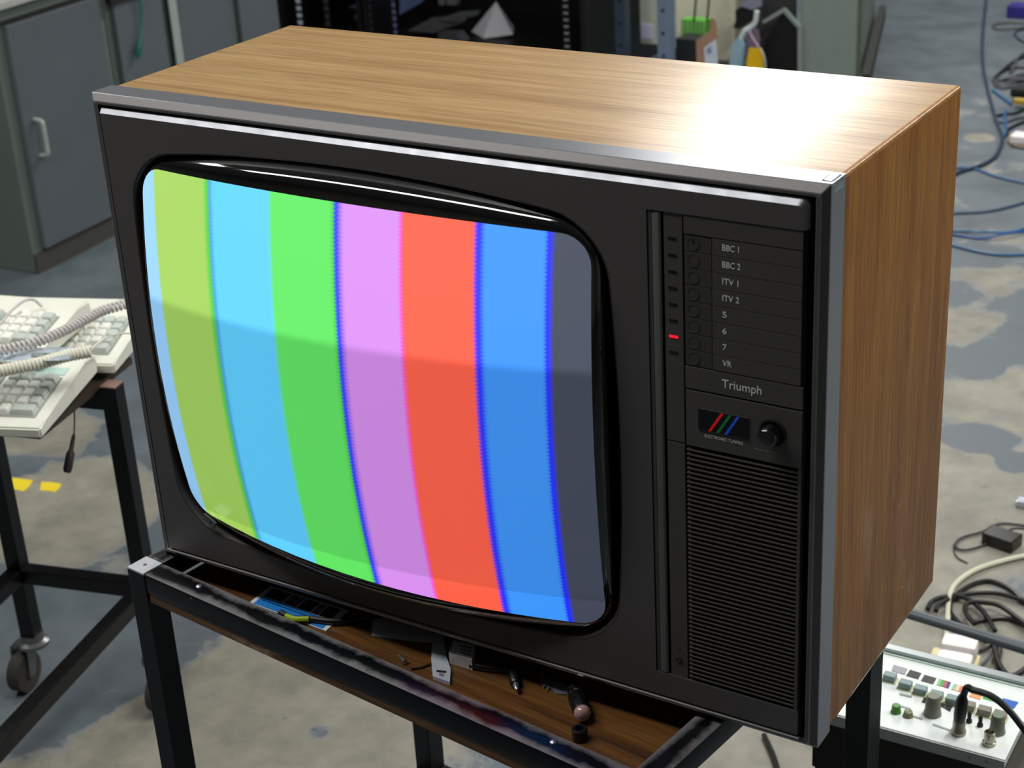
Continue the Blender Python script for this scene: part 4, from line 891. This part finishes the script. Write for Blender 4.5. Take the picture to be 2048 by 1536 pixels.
wp = flr(2046, 290); tag(MB().box(wp.x - .035, wp.x + .06, wp.y - .03, wp.y + .03, .008, .035, bev=.006).build('white_connector', mat('white_plug_plastic', (228, 222, 222), .4)), 'white connector on the floor at the right edge', 'connector')
# lower right
ms = flr(2046, 1012); tag(MB().box(ms.x - .012, ms.x + .05, ms.y - .012, ms.y + .012, .0005, .014, bev=.004).build('small_metal_clip', mat('bright_clip', (190, 196, 214), .3, .6)), 'small bright metal clip on the bare floor at the right', 'clip')
pa2 = flr(1990, 1084); pp = empty('power_adaptor', pa2, math.radians(-12), 'black inline power block with thin grey lead on the floor', 'power adaptor')
MB().box(-.016, .044, -.022, .018, 0.0005, .024, bev=.003).build('block', mat('black_barrel', (16, 16, 18), .3), pp)
cable('lead', [pp.location.copy() * 0 + Matrix.Rotation(math.radians(12), 3, 'Z') @ (at(x, y, 2, .004) - pa2) for x, y in ((1978, 1086), (1950, 1096), (1925, 1100), (1912, 1094), (1914, 1082), (1930, 1073), (1965, 1063), (1990, 1050), (2015, 1047), (2060, 1053))], .0022, mat('dark_grey_lead', (52, 50, 56), .5), '', '', parent=pp)
cable('lead', [Matrix.Rotation(math.radians(12), 3, 'Z') @ (at(x, y, 2, .012) - pa2) for x, y in ((1996, 1074), (2012, 1062), (2035, 1057), (2065, 1060))], .0022, mat('dark_grey_lead', (52, 50, 56), .5), '', '', parent=pp)
fcable('pale_cable', [(2080, 1108), (2048, 1112), (2005, 1122), (1960, 1136), (1930, 1152), (1908, 1172), (1899, 1195), (1896, 1225), (1894, 1260), (1891, 1300)], .0048, mat('cream_cable', (196, 198, 176), .5), 'cream cable curving down to the plug adaptor')
fcable('pale_cable', [(1908, 1088), (1908, 1102), (1916, 1116), (1935, 1126)], .0014, mat('dark_grey_lead', (52, 50, 56), .5), 'hair thin grey wire beside the inline power block')
K = [([(2090, 1240), (2050, 1205), (2020, 1178), (1985, 1163), (1955, 1165), (1925, 1180), (1904, 1200), (1900, 1222), (1915, 1243), (1940, 1262), (1975, 1282)], 'outermost black cable loop of the coil behind the stand'),
     ([(2100, 1225), (2050, 1203), (2000, 1188), (1960, 1186), (1925, 1190), (1905, 1197)], 'black cable arching inside the outermost loop'),
     ([(1905, 1190), (1930, 1196), (1955, 1212), (1975, 1235), (1990, 1262)], 'black cable slanting down through the coil'),
     ([(2080, 1270), (2040, 1240), (2000, 1212), (1965, 1205), (1940, 1205), (1930, 1214), (1935, 1232), (1950, 1248)], 'small inner loop of the black coil'),
     ([(1945, 1244), (1975, 1238), (2010, 1236), (2040, 1246), (2080, 1262)], 'thick black bundle through the middle of the coil'),
     ([(1855, 1218), (1862, 1205), (1878, 1196), (1895, 1193)], 'dark cable hook at the left of the coil'),
     ([(1872, 1222), (1876, 1210), (1890, 1202), (1897, 1198)], 'second smaller dark hook inside the left hook'),
     ([(1908, 1276), (1930, 1274), (1960, 1278), (1985, 1284), (1990, 1298), (2000, 1330), (2022, 1360), (2050, 1395), (2090, 1450)], 'black cable dropping from the stand towards the instrument'),
     ([(2060, 1330), (2030, 1350), (2005, 1348), (1996, 1325), (2000, 1296), (1986, 1284)], 'black loop hanging right of the plug adaptor'),
     ([(1915, 1314), (1945, 1305), (1975, 1296), (1985, 1290)], 'black lead from the adaptor up to the stand'),
     ([(1930, 1350), (1955, 1336), (1975, 1318), (1984, 1300)], 'thin grey lead behind the plug adaptor')]
for i, (pl, lb) in enumerate(K):
    fcable('black_cable', [(x, y, .003 * (i % 4)) for x, y in pl], .0043 if i < 9 else .0028, CB if i != 10 else GRYC, lb)
fcable('black_cable', [(1528, 1470), (1538, 1492), (1548, 1515), (1556, 1545), (1560, 1600)], .0042, CB, 'single black cable on the floor below the television front corner')
